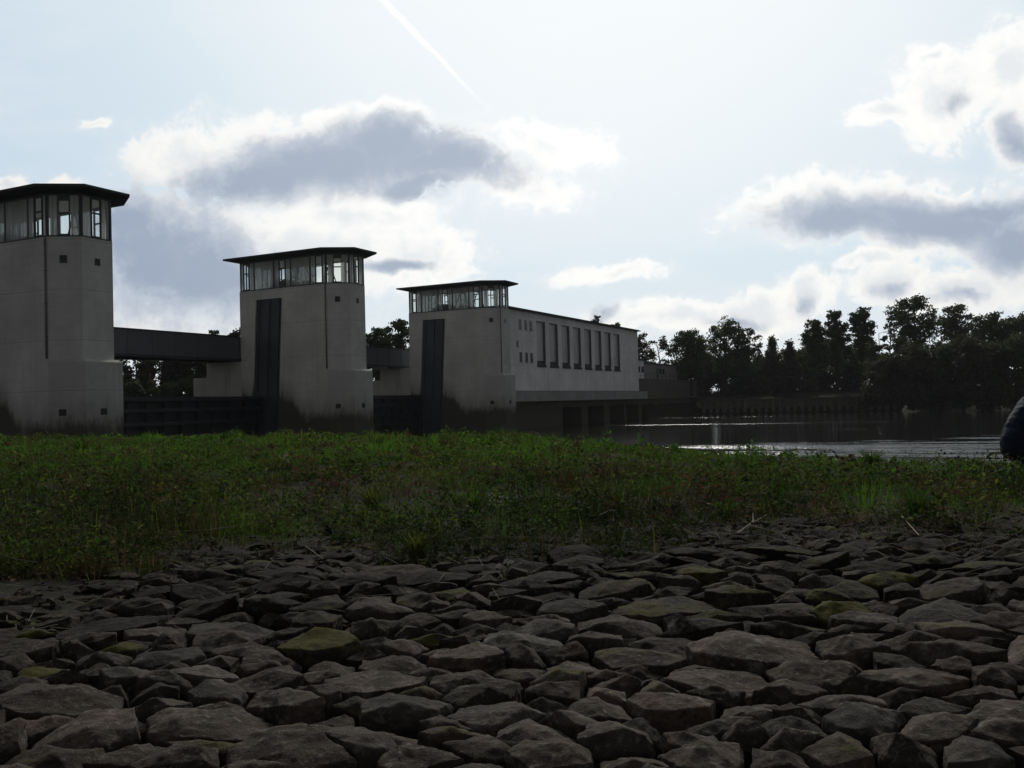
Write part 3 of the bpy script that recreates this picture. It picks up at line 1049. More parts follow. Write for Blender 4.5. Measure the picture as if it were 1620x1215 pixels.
def make_powerhouse():
    root = empty('powerhouse', (O3.x, O3.y, WATER), ANG)
    tag(root, 'long white powerhouse with eight tall recessed bays behind the smallest looking tower', 'power station')
    V0, V1 = 4.01, 48.3
    zb, zt = H(1.35), H(10.1)
    bays = [(12.75 + 3.6 * i, 12.75 + 3.6 * i + 2.45, H(4.15), H(9.25)) for i in range(8)]
    small = []
    for h in (4.55, 8.15):
        for v in (8.3, 9.75, 11.05):
            small.append((v, v + 0.55, H(h), H(h) + 0.95))
    small.append((7.65, 7.95, H(6.2), H(6.2) + 0.5))
    mb = MB()
    wall_with_holes(mb, V0, V1, zb, zt, bays, 0.30)
    mb2 = MB()
    # remaining walls
    mb.add([(0, V1, zb), (-8.4, V1, zb), (-8.4, V1, zt), (0, V1, zt)], [(0, 1, 2, 3)])
    mb.add([(-8.4, V1, zb), (-8.4, V0, zb), (-8.4, V0, zt), (-8.4, V1, zt)], [(0, 1, 2, 3)])
    mb.add([(-8.4, V0, zb), (0, V0, zb), (0, V0, zt), (-8.4, V0, zt)], [(0, 1, 2, 3)])
    mb.build('wall', M['plaster'], root)
    # bays: dusty glass blocks, dark far jamb and sloping sill
    for (va, vb, za, zc) in bays:
        w = MB()
        w.add([(-0.285, va, za), (-0.285, vb, za), (-0.285, vb, zc), (-0.285, va, zc)], [(0, 1, 2, 3)])
        b = w.build('bay_window', M['bay_glass'], root)
        s = MB()
        s.add([(0.10, va + 0.003, za + 0.003), (0.10, vb - 0.003, za + 0.003), (-0.28, vb - 0.003, za + 0.62), (-0.28, va + 0.003, za + 0.62),
               (0.10, va + 0.003, za - 0.12), (0.10, vb - 0.003, za - 0.12), (0.004, va + 0.003, za - 0.12), (0.004, vb - 0.003, za - 0.12)],
              [(0, 1, 2, 3), (4, 5, 1, 0), (6, 7, 5, 4), (4, 0, 3, 6), (1, 5, 7, 2)])
        s.build('sill', M['soot'], b)
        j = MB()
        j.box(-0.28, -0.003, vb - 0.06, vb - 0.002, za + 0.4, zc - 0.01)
        j.build('jamb', M['dark_jamb'], b)
    for (va, vb, za, zc) in small:
        w = MB()
        w.box(-0.2, 0.02, va - 0.05, vb + 0.05, za - 0.05, zc + 0.05)
        f = w.build('window', M['rail_metal'] if False else M['dark_metal'], root)
        w = MB()
        w.box(-0.1, 0.026, va + 0.02, (va + vb) / 2 - 0.02, za + 0.03, zc - 0.03)
        w.box(-0.1, 0.026, (va + vb) / 2 + 0.02, vb - 0.02, za + 0.03, zc - 0.03)
        w.build('pane', M['dark_glass'], f)
        s = MB()
        s.box(0.0, 0.1, va - 0.06, vb + 0.06, za - 0.13, za - 0.055)
        s.build('sill', M['ledge_concrete'], f)
    r = MB()
    r.box(-8.6, 0.42, V0 + 0.3, V1 + 0.3, zt, zt + 0.14)
    r.box(-8.5, 0.2, V0 + 0.35, V1 + 0.2, zt + 0.14, zt + 0.24)
    r.build('roof', M['roof_felt'], root)
    # walkway ledge with parapet and railing
    l = MB()
    l.box(-0.6, 1.25, 4.1, 48.35, H(0.15), H(0.42))
    l.box(1.02, 1.25, 4.1, 48.35, H(0.42), H(1.22))
    l.box(-8.4, 0.0, V0, V1, H(-0.4), zb)
    l.build('walkway', M['ledge_concrete'], root)
    # base with the outlet openings of the turbines
    bs = MB()
    outs = [(18.9, 24.8), (27.0, 32.8), (34.9, 40.6), (41.6, 46.9)]
    wall_with_holes(bs, 4.01, 48.32, -4, H(0.14), [(a, b, -3.9, H(-0.65)) for a, b in outs], 4.0, 0.3)
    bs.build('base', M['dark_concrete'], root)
    for a, b in outs:
        o = MB()
        o.add([(-3.65, a, -3.9), (-3.65, b, -3.9), (-3.65, b, H(-0.65)), (-3.65, a, H(-0.65))], [(0, 1, 2, 3)])
        o.build('outlet', M['soot'], root)
    return root


make_powerhouse()


def make_quay():
    root = empty('quay_wall', (uv(-0.4, 48.36).x, uv(-0.4, 48.36).y, WATER), ANG)
    tag(root, 'dark concrete quay wall with square openings continuing past the white powerhouse', 'quay wall', kind='thing')
    mb = MB()
    L = 33.5
    wall_with_holes(mb, 0.01, L, -4, H(3.2), [(2.3, 8.4, -3.9, H(-0.7)), (10, 16, -3.9, H(-0.7)), (18.2, 25.2, -3.9, H(-0.7))], 3, 0.0)
    mb.add([(0, L, -4), (-12, L, -4), (-12, L, H(3.2)), (0, L, H(3.2))], [(0, 1, 2, 3)])
    mb.add([(0, 0.01, H(3.2)), (0, L, H(3.2)), (-12, L, H(3.2)), (-12, 0.01, H(3.2))], [(0, 1, 2, 3)])
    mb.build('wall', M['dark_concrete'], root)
    lg = MB()
    lg.box(0.002, 0.7, 0.7, L, H(0.12), H(0.4))
    lg.build('ledge', M['dark_concrete'], root)
    for a, b in ((2.3, 8.4), (10, 16), (18.2, 25.2)):
        o = MB()
        o.add([(-2.98, a, -3.9), (-2.98, b, -3.9), (-2.98, b, H(-0.7)), (-2.98, a, H(-0.7))], [(0, 1, 2, 3)])
        o.build('outlet', M['soot'], root)
    rl = MB()
    for i in range(16):
        v = 0.6 + i * 2.15
        rl.bar((-0.2, v, H(3.2)), (-0.2, v, H(4.15)), 0.05)
    for h in (3.7, 4.15):
        rl.bar((-0.2, 0.5, H(h)), (-0.2, L - 0.3, H(h)), 0.045)
    rl.build('railing', M['dark_metal'], root)


make_quay()


def make_shed(v0, v1, u0, u1, h1, label, matname, door):
    root = empty('service_building', (uv(0, v0).x, uv(0, v0).y, EYE + 3.205), ANG)
    tag(root, label, 'building')
    L, hh = v1 - v0, h1 - 3.205
    mb = MB()
    mb.box(u0, u1, 0, L, 0, hh)
    mb.build('wall', M[matname], root)
    r = MB()
    r.box(u0 - 0.2, u1 + 0.2, -0.2, L + 0.2, hh + 0.002, hh + 0.2)
    r.build('roof', M['roof_felt'], root)
    d = MB()
    d.box(u1 - 0.1, u1 + 0.03, door, door + 1.0, 0.02, 2.05)
    d.build('door', M['dark_metal'], root)
    for q in range(2):
        w = MB()
        w.box(u1 - 0.1, u1 + 0.03, door + 1.6 + q * 1.7, door + 2.7 + q * 1.7, 1.0, 1.9)
        f = w.build('window', M['dark_metal'], root)
        g_ = MB()
        g_.box(u1 - 0.05, u1 + 0.036, door + 1.66 + q * 1.7, door + 2.64 + q * 1.7, 1.06, 1.84)
        g_.build('pane', M['dark_glass'], f)


make_shed(49.0, 53.8, -7, -1.0, 6.0, 'small pale service block at the far end of the white powerhouse', 'plaster', 0.3)
make_shed(56.0, 76.0, -10, -2.2, 5.75, 'low grey flat-roofed shed on the quay in front of the trees', 'annex_wall', 8.0)


def make_sheet_piles():
    root = empty('sheet_pile_wall', (uv(0, 79.0).x, uv(0, 79.0).y, WATER), ANG)
    tag(root, 'rusty corrugated sheet pile wall along the water below the grass slope', 'sheet pile wall', kind='thing')
    # profile runs along +u
    mb = MB()
    prof = []
    u, n = 0.0, 28
    for i in range(n):
        prof += [(u, 0.0), (u + 0.25, -0.38), (u + 0.6, -0.38), (u + 0.85, 0.0)]
        u += 1.2
    zt = H(-0.6)
    vs, fs = [], []
    for (a, b) in prof:
        vs += [(a, b, -4), (a, b, zt)]
    for i in range(len(prof) - 1):
        fs.append((2 * i, 2 * i + 2, 2 * i + 3, 2 * i + 1))
    mb.add(vs, fs)
    mb.build('piling', M['sheet_steel'], root)
    cp = MB()
    cp.box(-0.1, u, -0.5, 0.65, zt, zt + 0.16)
    cp.build('capping_beam', M['dark_concrete'], root)


make_sheet_piles()

pole = empty('lamp_post', (at_dist(1394, 172), 172, EYE + 0.4))
tag(pole, 'thin pale lamp post standing in the gap between the trees', 'lamp post')
mb = MB()
mb.tube([(0, 0, -0.6), (0, 0, 6), (0, 0, 10.9)], [0.11, 0.09, 0.06], 8)
mb.build('pole', M['rail_metal'], pole, True)
mb = MB()
mb.bar((0.0, 0, 10.9), (1.0, 0, 11.1), 0.07)
mb.box(0.9, 1.5, -0.12, 0.12, 11.06, 11.2)
mb.build('lamp_head', M['rail_metal'], pole)


# ---------------------------------------------------------------- trees
def leaf_cloud(lobes, n, size, rng, squash=0.75):
    """leaf quads spread through ellipsoidal lobes (cx, cy, cz, rx, ry, rz)"""
    lob = np.array(lobes)
    vol = (lob[:, 3] * lob[:, 4] * lob[:, 5]) ** 0.75
    pick = rng.choice(len(lob), n, p=vol / vol.sum())
    d = rng.normal(size=(n, 3))
    d /= np.linalg.norm(d, axis=1)[:, None]
    r = rng.uniform(0, 1, n) ** 0.45
    # leaves gather in sprays
    ns = max(6, n // 22)
    P = lob[pick, :3] + d * r[:, None] * lob[pick, 3:]
    sp = P[rng.choice(n, ns)]
    own = rng.integers(0, ns, n)
    spray = rng.uniform(size=n) < 0.8
    sz = lob[:, 3:].mean() * 0.26
    Q = sp[own] + rng.normal(size=(n, 3)) * np.array([sz, sz, sz * 0.55])
    P = np.where(spray[:, None], Q, P)
    a = rng.normal(size=(n, 3))
    a /= np.linalg.norm(a, axis=1)[:, None]
    b = rng.normal(size=(n, 3))
    b -= a * (a * b).sum(1)[:, None]
    b /= np.linalg.norm(b, axis=1)[:, None]
    s = size * rng.uniform(0.6, 1.3, n)[:, None]
    V = np.stack([P - a * s * 0.5, P + b * s * 0.3, P + a * s * 0.5, P - b * s * 0.3], 1).reshape(-1, 3)
    F = np.arange(n * 4).reshape(-1, 4)
    return V, F


def make_tree(px, ytop, wpx, y, label, leaf='tree_leaf', n=5200, base=None, seed=0, form='round', group='trees beyond the weir', size=0.42, name='tree'):
    rng = np.random.default_rng(seed + 100)
    rnd = random.Random(seed)
    x = at_dist(px, y)
    dtop = ray(px, ytop)
    ztop = EYE + dtop.z / dtop.y * y
    zb = (EYE + 0.5) if base is None else base
    h = ztop - zb
    w = wpx / 1450 * y / 2 * (1.0 if form == 'bush' else 1.12 if px > 1000 else 1.25)
    root = empty(name, (x, y, zb))
    tag(root, label, 'tree' if name == 'tree' else 'bush', group)
    lobes = []
    tr = MB()
    trunk_top = h * 0.55
    k = h / 16
    tr.tube([(0, 0, -0.6), (0.05 * k, 0, h * 0.2), (rnd.uniform(-.3, .3), rnd.uniform(-.3, .3), trunk_top), (rnd.uniform(-.4, .4), 0, h * 0.85)],
            [0.36 * k, 0.27 * k, 0.17 * k, 0.05 * k], 7)
    nl = {'round': 24, 'tall': 22, 'spire': 14, 'open': 15, 'bush': 12}[form]
    for i in range(nl):
        t = (i + 0.5) / nl
        ang = i * 2.4 + rnd.uniform(-.4, .4)
        if form == 'bush':
            z = h * (0.02 + 0.82 * t)
            rad = w * math.sqrt(max(0.05, 1 - (t * 0.95) ** 2)) * 0.75
            lr = w * rnd.uniform(0.26, 0.45)
            lz = h * rnd.uniform(0.1, 0.2)
            c = (rad * math.cos(ang), rad * math.sin(ang) * 0.9, min(z, h - lz * 0.9))
        elif form == 'spire':
            z = h * (0.15 + 0.76 * t)
            rad = w * (1 - t) * 0.75
            lr = w * (0.42 * (1 - t) + 0.18)
            lz = h * 0.10
            c = (rad * math.cos(ang), rad * math.sin(ang) * 0.9, min(z, h - lz * 0.9))
        else:
            # lobes on an egg: the crown's own outline, with bays between the clumps
            hc = {'round': 0.40, 'tall': 0.45, 'open': 0.42}[form] * h
            cz = h - hc
            s_ = 1 - 2 * (i + 0.5) / nl
            q = math.sqrt(1 - s_ * s_)
            k_ = rnd.uniform(0.52, 0.84)
            lr = w * rnd.uniform(0.22, 0.40)
            lz = min(lr * rnd.uniform(0.7, 1.0), hc * 0.4)
            wide = 1.0 if s_ > -0.2 else 1.12
            c = (q * math.cos(ang) * w * k_ * wide, q * math.sin(ang) * w * k_, cz + s_ * (hc - lz) * rnd.uniform(0.85, 1.0))
        lobes.append((*c, lr, lr, lz))
        if form != 'bush':
            rr_ = math.hypot(c[0], c[1])
            zj = max(h * 0.15, c[2] - rr_ * rnd.uniform(0.6, 1.0))
            tr.tube([(0, 0, min(zj, h * 0.8)), (c[0] * 0.5, c[1] * 0.5, zj + (c[2] - zj) * 0.55), c], [0.11 * k, 0.07 * k, 0.02 * k], 5)
        else:
            tr.tube([(0, 0, 0), (c[0] * 0.6, c[1] * 0.6, c[2] * 0.6), c], [0.06, 0.04, 0.015], 5)
    if form in ('round', 'tall'):
        lobes.append((0, 0, h * 0.6, w * 0.5, w * 0.5, h * 0.26))
    tr.build('trunk', M['bark'], root, True)
    V, F = leaf_cloud(lobes, int(n * 1.7), size, rng)
    V[:, 2] = np.minimum(V[:, 2], h + 0.3)
    crown = link('crown', np_mesh('crown', V, F, M[leaf]), root)
    return root


# right bank, picked out against the sky: (px, top, width, distance, label, leaf, form, leaves)
TREES = [
    (1014, 521, 42, 178, 'slim dark tree just past the far corner of the powerhouse', 'tree_leaf', 'tall', 2600),
    (1044, 526, 40, 184, 'thin airy pale tree standing behind the flat-roofed quay shed', 'pale_leaf', 'open', 1500),
    (1094, 516, 60, 162, 'round dark tree next to the quay shed, lower than its broad neighbour', 'tree_leaf', 'round', 5200),
    (1150, 496, 62, 166, 'broad dark tree with clumped crown rising above the quay wall end', 'tree_leaf', 'round', 4200),
    (1185, 514, 46, 164, 'smaller crown leaning out beside the broad clumped tree', 'tree_leaf', 'round', 2600),
    (1225, 527, 40, 160, 'pointed low tree in the dip of the tree line', 'dusky_leaf', 'spire', 3600),
    (1252, 531, 36, 161, 'second pointed low tree, touching the taller wood beside the dip', 'dusky_leaf', 'spire', 3400),
    (1292, 499, 44, 156, 'dark tree with ragged top, first of the tall group past the dip', 'tree_leaf', 'round', 4200),
    (1325, 480, 44, 158, 'tree with two small top clumps in the tall dark group', 'tree_leaf', 'tall', 4200),
    (1366, 476, 46, 156, 'tall rounded tree directly beside the gap with the thin lamp post', 'tree_leaf', 'tall', 5200),
    (1411, 504, 26, 166, 'thin sparse tree in the gap beside the lamp post', 'pale_leaf', 'open', 900),
    (1451, 461, 74, 150, 'tallest broad oak-like tree of the bank, just past the lamp post gap', 'tree_leaf', 'round', 6500),
    (1518, 473, 66, 158, 'wide feathery tree following the tallest broad tree', 'dusky_leaf', 'round', 4600),
    (1572, 487, 62, 150, 'dense dark tree above the crouching person, lower than the feathery one', 'tree_leaf', 'round', 5200),
    (1612, 489, 60, 146, 'dark tree cut by the picture edge above the crouching person', 'tree_leaf', 'round', 5200),
    # seen over and between the parts of the weir
    (945, 494, 30, 176, 'dark treetop showing over the powerhouse roof, taller one', 'tree_leaf', 'round', 3000),
    (972, 503, 40, 176, 'dark treetop showing over the powerhouse roof, lower one near its end', 'tree_leaf', 'round', 3200),
    (600, 511, 42, 128, 'dark tree over the short bridge, beside the middle tower', 'tree_leaf', 'round', 3800),
    (632, 497, 48, 126, 'dark tree over the short bridge, beside the powerhouse tower', 'tree_leaf', 'round', 4200),
    (335, 521, 46, 118, 'dark treetop peeping over the long bridge', 'tree_leaf', 'round', 3600),
    (374, 514, 40, 116, 'taller dark treetop over the long bridge, touching the middle tower', 'tree_leaf', 'round', 3600),
    (215, 540, 60, 114, 'loose tree with sky holes under the long bridge beside the cut-off tower', 'dusky_leaf', 'open', 2600),
    (255, 538, 60, 118, 'loose tree under the middle of the long bridge', 'dusky_leaf', 'open', 2800),
    (295, 534, 60, 120, 'darker tree under the long bridge near the rear pier', 'tree_leaf', 'round', 3800),
]
for i, (px, yt, wp, yy, lab, lf, fm, nn) in enumerate(TREES):
    make_tree(px, yt, wp, yy, lab, lf, nn, seed=i + 1, form=fm)

# understorey that closes the wood down to the bank
BUSH = []
bl = ['beside the quay shed', 'below the round dark tree', 'below the broad clumped tree', 'under the smaller leaning crown', 'in the dip of the tree line',
      'below the pointed low trees', 'at the start of the tall group', 'below the tree with two top clumps', 'below the tall rounded tree',
      'in the lamp post gap', 'below the tallest broad tree', 'below the wide feathery tree', 'between the feathery and the dense tree',
      'below the dense dark tree', 'behind the crouching person', 'past the picture edge beside the crouching person']
xs_ = [1082, 1108, 1140, 1172, 1206, 1240, 1272, 1306, 1342, 1378, 1410, 1444, 1484, 1524, 1566, 1608]
for i, (px, lb) in enumerate(zip(xs_, bl)):
    yt = [568, 552, 562, 548, 560, 546, 548, 526, 540, 532, 556, 534, 544, 520, 532, 516][i]
    make_tree(px, yt, 84 + (i % 3) * 12, (176 - i * 0.9) if i < 10 else 152 - i * 1.6, 'dark dense bush ' + lb, 'dusky_leaf' if i % 3 else 'tree_leaf', 4600, seed=60 + i, form='bush',
              group='bushes along the far bank', base=(EYE + 0.35) if i < 10 else EYE - 1.0 - 0.09 * i, name='bush', size=0.5)
for i, (px, yt, yy) in enumerate([(208, 596, 108), (236, 604, 110), (264, 600, 112), (292, 594, 110), (320, 596, 112), (610, 560, 122), (640, 560, 122)]):
    make_tree(px, yt, 46, yy, 'dark bush under the ' + ['long bridge against the cut-off tower', 'long bridge, second from the cut-off tower', 'middle of the long bridge',
              'long bridge, next to the rear pier', 'long bridge behind the rear pier', 'short bridge beside the middle tower', 'short bridge beside the powerhouse tower'][i],
              'tree_leaf', 3000, seed=90 + i, form='bush', group='bushes upstream of the weir', base=EYE - 0.6, name='bush', size=0.42)

# thin haze volume, added to lift the blacks of the far trees
hz = MB()
hz.box(-5300, 5300, -5300, 5300, -6.2, 24.0)
hm, HT = mat('lift_haze')
hv = HT.n('ShaderNodeVolumePrincipled', {'Color': (0.86, 0.90, 0.95, 1), 'Density': 0.00011, 'Anisotropy': 0.3})
ho_ = HT.n('ShaderNodeOutputMaterial')
HT.t.links.new(hv.outputs[0], ho_.inputs['Volume'])
tag(hz.build('haze', hm), kind='stuff')


# ---------------------------------------------------------------- rubble stones of the bank
def grass_edge(px):
    """photo row where grass takes over from stones, by photo column"""
    return np.interp(px, [-600, 0, 100, 200, 300, 420, 560, 640, 700, 800, 1000, 1100, 1250, 1400, 1620, 2200],
                     [925, 930, 925, 880, 862, 858, 852, 866, 862, 846, 836, 826, 822, 828, 826, 826])


# hand placed stones: photo column, row, width, and optional look (moss, tone, red)
BIG = [(585, 1078, 165, 0.1, .75, .5), (745, 1042, 125, 0, .8, .5), (745, 1078, 130, 0, .7, .3), (785, 1125, 160, 0, .8, .5), (905, 1058, 74, 0, .95, .1), (1190, 1027, 185, 0, .8, .35),
       (1065, 1112, 135, 0, .75, .5), (1285, 1062, 135, 0, .7, .1), (1345, 1024, 80, 0, .7, .2), (1440, 1015, 92, 0, .72, .1), (1520, 1035, 105, 0, .6, .2), (1595, 1058, 75, 0, .6, .1),
       (1250, 1088, 95, 0, .6, .2), (1325, 1110, 115, 0, .65, .7), (1375, 1142, 130, 0, .75, .3), (1190, 1158, 85, 0, .62, 0), (1115, 1196, 140, 0, .72, .2), (940, 1122, 120, 0, .72, .3),
       (850, 1165, 130, 0, .8, .3), (962, 1168, 85, 0, .75, .2), (1015, 1203, 90, 0, .6, .2), (645, 1120, 140, 0, .55, .2), (560, 1168, 110, 0, .65, .3), (675, 1198, 105, 0, .72, .3),
       (505, 1025, 125, 1, .55, .1), (330, 1142, 190, 0.1, .8, .2), (130, 1162, 165, 0, .85, .3), (265, 1043, 105, 0, .5, .2), (345, 1097, 60, 0, .7, .1), (415, 1075, 110, 0, .65, .1),
       (445, 1118, 110, 0, .72, .4), (95, 1110, 180, 0, .5, .1), (200, 1068, 80, .2, .75, .3), (255, 1082, 75, 0, .7, .6), (25, 1085, 75, .5, .6, .5), (15, 1050, 70, .3, .7, .4),
       (165, 985, 165, 0, .4, .2), (15, 1172, 70, 0, .75, .2), (80, 1195, 150, .3, .45, .2), (205, 1200, 70, 0, .55, .2), (270, 1207, 75, 0, .6, .1), (455, 1190, 160, .2, .65, .2),
       (1335, 970, 85, 1, .6, 0), (1318, 950, 70, .95, .55, 0), (1405, 925, 72, .9, .5, 0), (1432, 953, 48, 0, .85, .2), (1500, 935, 105, .2, .75, .3), (1480, 972, 120, .1, .65, .2),
       (1565, 965, 75, .3, .75, .2), (1100, 882, 82, .1, .4, .3), (1240, 882, 125, .4, .45, .1), (1180, 950, 90, .8, .5, .6), (1110, 918, 80, .95, .5, 0), (1125, 975, 80, .7, .5, 0),
       (1225, 962, 120, .2, .5, .1), (900, 972, 100, .3, .6, .1), (820, 962, 60, 0, .6, .1), (640, 1022, 75, 0, .8, .4), (690, 1008, 62, .9, .5, 0), (765, 985, 75, .3, .75, .3),
       (850, 1000, 90, .2, .75, .5), (945, 1012, 62, .1, .6, .1), (820, 1038, 62, 0, .5, .1), (1010, 1035, 130, .4, .6, .1), (1050, 962, 150, .5, .55, .1), (965, 940, 105, .4, .6, .1),
       (500, 985, 80, .4, .5, .1), (590, 1000, 75, .2, .5, .1), (430, 960, 90, .2, .4, .2), (320, 945, 90, .1, .45, .2), (240, 940, 70, .1, .4, .2), (55, 1000, 60, .8, .6, 0),
       (175, 1030, 70, .95, .55, 0), (60, 1065, 60, .9, .55, .5), (340, 870, 110, 0, .42, .2), (420, 1045, 40, 0, .75, .1), (560, 930, 100, .1, .4, .4), (700, 920, 110, 0, .42, .5),
       (760, 900, 110, 0, .4, .5), (920, 885, 110, 0, .42, .6), (1560, 905, 80, .6, .45, .1), (1380, 905, 110, .5, .4, .1), (1300, 900, 90, .3, .4, .1), (1170, 890, 70, .3, .45, .1),
       (1600, 985, 70, 0, .6, .2), (1545, 1090, 90, 0, .5, .4), (1480, 1110, 90, 0, .65, .3), (1470, 1150, 130, 0, .75, .3), (1590, 1165, 80, 0, .7, .2), (1430, 1190, 120, 0, .5, .2),
       (1330, 1190, 130, .3, .65, .2), (1240, 1150, 75, 0, .5, .1), (1230, 1200, 90, 0, .6, .1), (1540, 1195, 110, .2, .6, .2), (760, 1180, 60, 0, .5, .3), (870, 1205, 90, 0, .6, .2)]


def layout_stones():
    rnd = random.Random(5)
    seeds = []
    for (px, py, w, ms, tn, rd) in BIG:
        p = ground_at(px, py - 5, 0.035)
        dist = p.length
        seeds.append([p.x, p.y, max(0.10, w / 2 / 1450 * dist * 1.0), ms, tn, rd, True])
    tries = 0
    while tries < 60000:
        tries += 1
        y = rnd.uniform(2.0, 9.6)
        hw = 0.5586 * y + 1.6
        x = rnd.uniform(-hw, hw)
        px, py = project((x, y, 0))
        ge = float(grass_edge(px))
        if py < ge + 4:
            continue
        r = rnd.choice([0.08, 0.11, 0.14, 0.17, 0.21, 0.25])
        if py < ge + 25:
            r *= 0.95
        ok = True
        for s in seeds:
            k = 0.84
            if (s[0] - x) ** 2 + (1.4 * (s[1] - y)) ** 2 < (k * (s[2] + r)) ** 2:
                ok = False
                break
        if ok:
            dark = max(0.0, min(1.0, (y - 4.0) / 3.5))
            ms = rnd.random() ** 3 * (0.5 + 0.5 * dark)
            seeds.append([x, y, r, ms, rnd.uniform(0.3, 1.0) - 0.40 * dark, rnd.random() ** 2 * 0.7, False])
    return seeds


def clip(poly, nx, ny, c):
    out = []
    n = len(poly)
    for i in range(n):
        p, q = poly[i], poly[(i + 1) % n]
        dp, dq = p[0] * nx + p[1] * ny - c, q[0] * nx + q[1] * ny - c
        if dp <= 0:
            out.append(p)
        if (dp < 0 < dq) or (dq < 0 < dp):
            t = dp / (dp - dq)
            out.append((p[0] + (q[0] - p[0]) * t, p[1] + (q[1] - p[1]) * t))
    return out


def power_cells(seeds):
    # cells are found in a space stretched along the view so that stones lie broadside
    cells = []
    seeds = [[s[0], s[1] * 1.4, s[2]] for s in seeds]
    for i, s in enumerate(seeds):
        m = 1.3 * s[2] + 0.02
        poly = [(s[0] + m * math.cos(a), s[1] + m * math.sin(a)) for a in [k * math.pi / 8 for k in range(16)]]
        for j, t in enumerate(seeds):
            if i == j:
                continue
            dx, dy = t[0] - s[0], t[1] - s[1]
            d2 = dx * dx + dy * dy
            if d2 > 1.6:
                continue
            d = math.sqrt(d2)
            off = (d2 + s[2] ** 2 - t[2] ** 2) / (2 * d)
            gap = 0.011
            nx, ny = dx / d, dy / d
            poly = clip(poly, nx, ny, s[0] * nx + s[1] * ny + off - gap)
            if len(poly) < 3:
                break
        cells.append([(q[0], q[1] / 1.4) for q in poly])
    return cells


def rock_mesh(poly, cx, cy, rnd, edge, amp=1.0, height=None, tilt=None, flat=0.5):
    """broken quarry stone standing on the outline poly: hull of jittered rings, split fine and roughened"""
    # trim the outline with random chords so corners break
    area = abs(sum(poly[i][0] * poly[(i + 1) % len(poly)][1] - poly[(i + 1) % len(poly)][0] * poly[i][1] for i in range(len(poly)))) / 2
    if area < 0.004:
        return None
    rad = math.sqrt(area / math.pi)
    h = height if height is not None else rnd.uniform(0.03, 0.15) * min(1, rad / 0.13)
    ax = rnd.uniform(0, 2 * math.pi)
    tl = rnd.choice([rnd.uniform(0.0, 0.12), rnd.uniform(0.0, 0.12), rnd.uniform(0.1, 0.3)]) if tilt is None else tilt
    tx, ty = math.cos(ax) * tl, math.sin(ax) * tl
    bm = bmesh.new()
    n = len(poly)
    loc = [(p[0] - cx, p[1] - cy) for p in poly]
    for (x, y) in loc:
        bm.verts.new((x * 0.93, y * 0.93, -0.20))
    prev = None
    for i, (x, y) in enumerate(loc):
        # top rim: drop and inset vary by stretches so facets are long
        if prev is None or rnd.random() < 0.6:
            prev = (rnd.uniform(0.92, 1.0), rnd.choice([0, 0, 0, -0.008, -0.015, -0.035]) + rnd.uniform(-0.005, 0.005))
        k, dz = prev
        bm.verts.new((x * 1.0, y * 1.0, h - 0.055 + dz * 0.5))
        bm.verts.new((x * k, y * k, h + dz - 0.02 + x * tx + y * ty))
    for _ in range(rnd.randint(3, 5)):
        a, q = rnd.uniform(0, 6.28), rnd.uniform(0.1, 0.6)
        bm.verts.new((math.cos(a) * rad * q, math.sin(a) * rad * q, h + rnd.uniform(-0.012, 0.012) + math.cos(a) * rad * q * tx + math.sin(a) * rad * q * ty))
    r = bmesh.ops.convex_hull(bm, input=bm.verts)
    bmesh.ops.delete(bm, geom=list({e for e in r['geom_interior'] + r['geom_unused'] if isinstance(e, bmesh.types.BMVert) and e.is_valid}), context='VERTS')
    bmesh.ops.delete(bm, geom=[f for f in bm.faces if f.calc_center_median().z < -0.15 and f.normal.z < -0.5], context='FACES')
    bmesh.ops.triangulate(bm, faces=bm.faces)
    for _ in range(7):
        long_e = [e for e in bm.edges if e.calc_length() > edge]
        if not long_e:
            break
        bmesh.ops.subdivide_edges(bm, edges=long_e, cuts=1)
        bmesh.ops.triangulate(bm, faces=[f for f in bm.faces if len(f.verts) > 3])
    bm.normal_update()
    o = Vector((rnd.uniform(-50, 50), rnd.uniform(-50, 50), rnd.uniform(-50, 50)))
    a1 = 0.16 * rad * amp
    mv = []
    for v in bm.verts:
        p = v.co
        d1 = noise.noise(p * 5.5 + o)
        d2 = noise.ridged_multi_fractal(Vector((p.x * 7, p.y * 7, p.z * 16)) + o, 0.9, 2.1, 4, 1.0, 2.0) - 1.1
        d3 = noise.noise(p * 34 + o)
        mv.append(v.normal * (d1 * a1 * 0.22 + d2 * 0.008 * amp + d3 * 0.003 * amp))
    for v, m_ in zip(bm.verts, mv):
        v.co += m_
    me = bpy.data.meshes.new('stone')
    bm.to_mesh(me)
    bm.free()
    me.materials.append(M['rubble_stone'])
    me.polygons.foreach_set('use_smooth', [True] * len(me.polygons))
    return me


ORD = ['', 'first', 'second', 'third', 'fourth', 'fifth', 'sixth', 'seventh', 'eighth', 'ninth', 'tenth', 'eleventh', 'twelfth', 'thirteenth',
       'fourteenth', 'fifteenth', 'sixteenth', 'seventeenth', 'eighteenth', 'nineteenth', 'twentieth', 'twenty-first', 'twenty-second', 'twenty-third',
       'twenty-fourth', 'twenty-fifth', 'twenty-sixth', 'twenty-seventh', 'twenty-eighth', 'twenty-ninth', 'thirtieth']
ROWS = ['bottom row', 'second row up', 'third row up', 'fourth row up', 'fifth row up', 'sixth row up', 'seventh row up', 'eighth row up', 'ninth row up',
        'tenth row up', 'eleventh row up', 'top row']


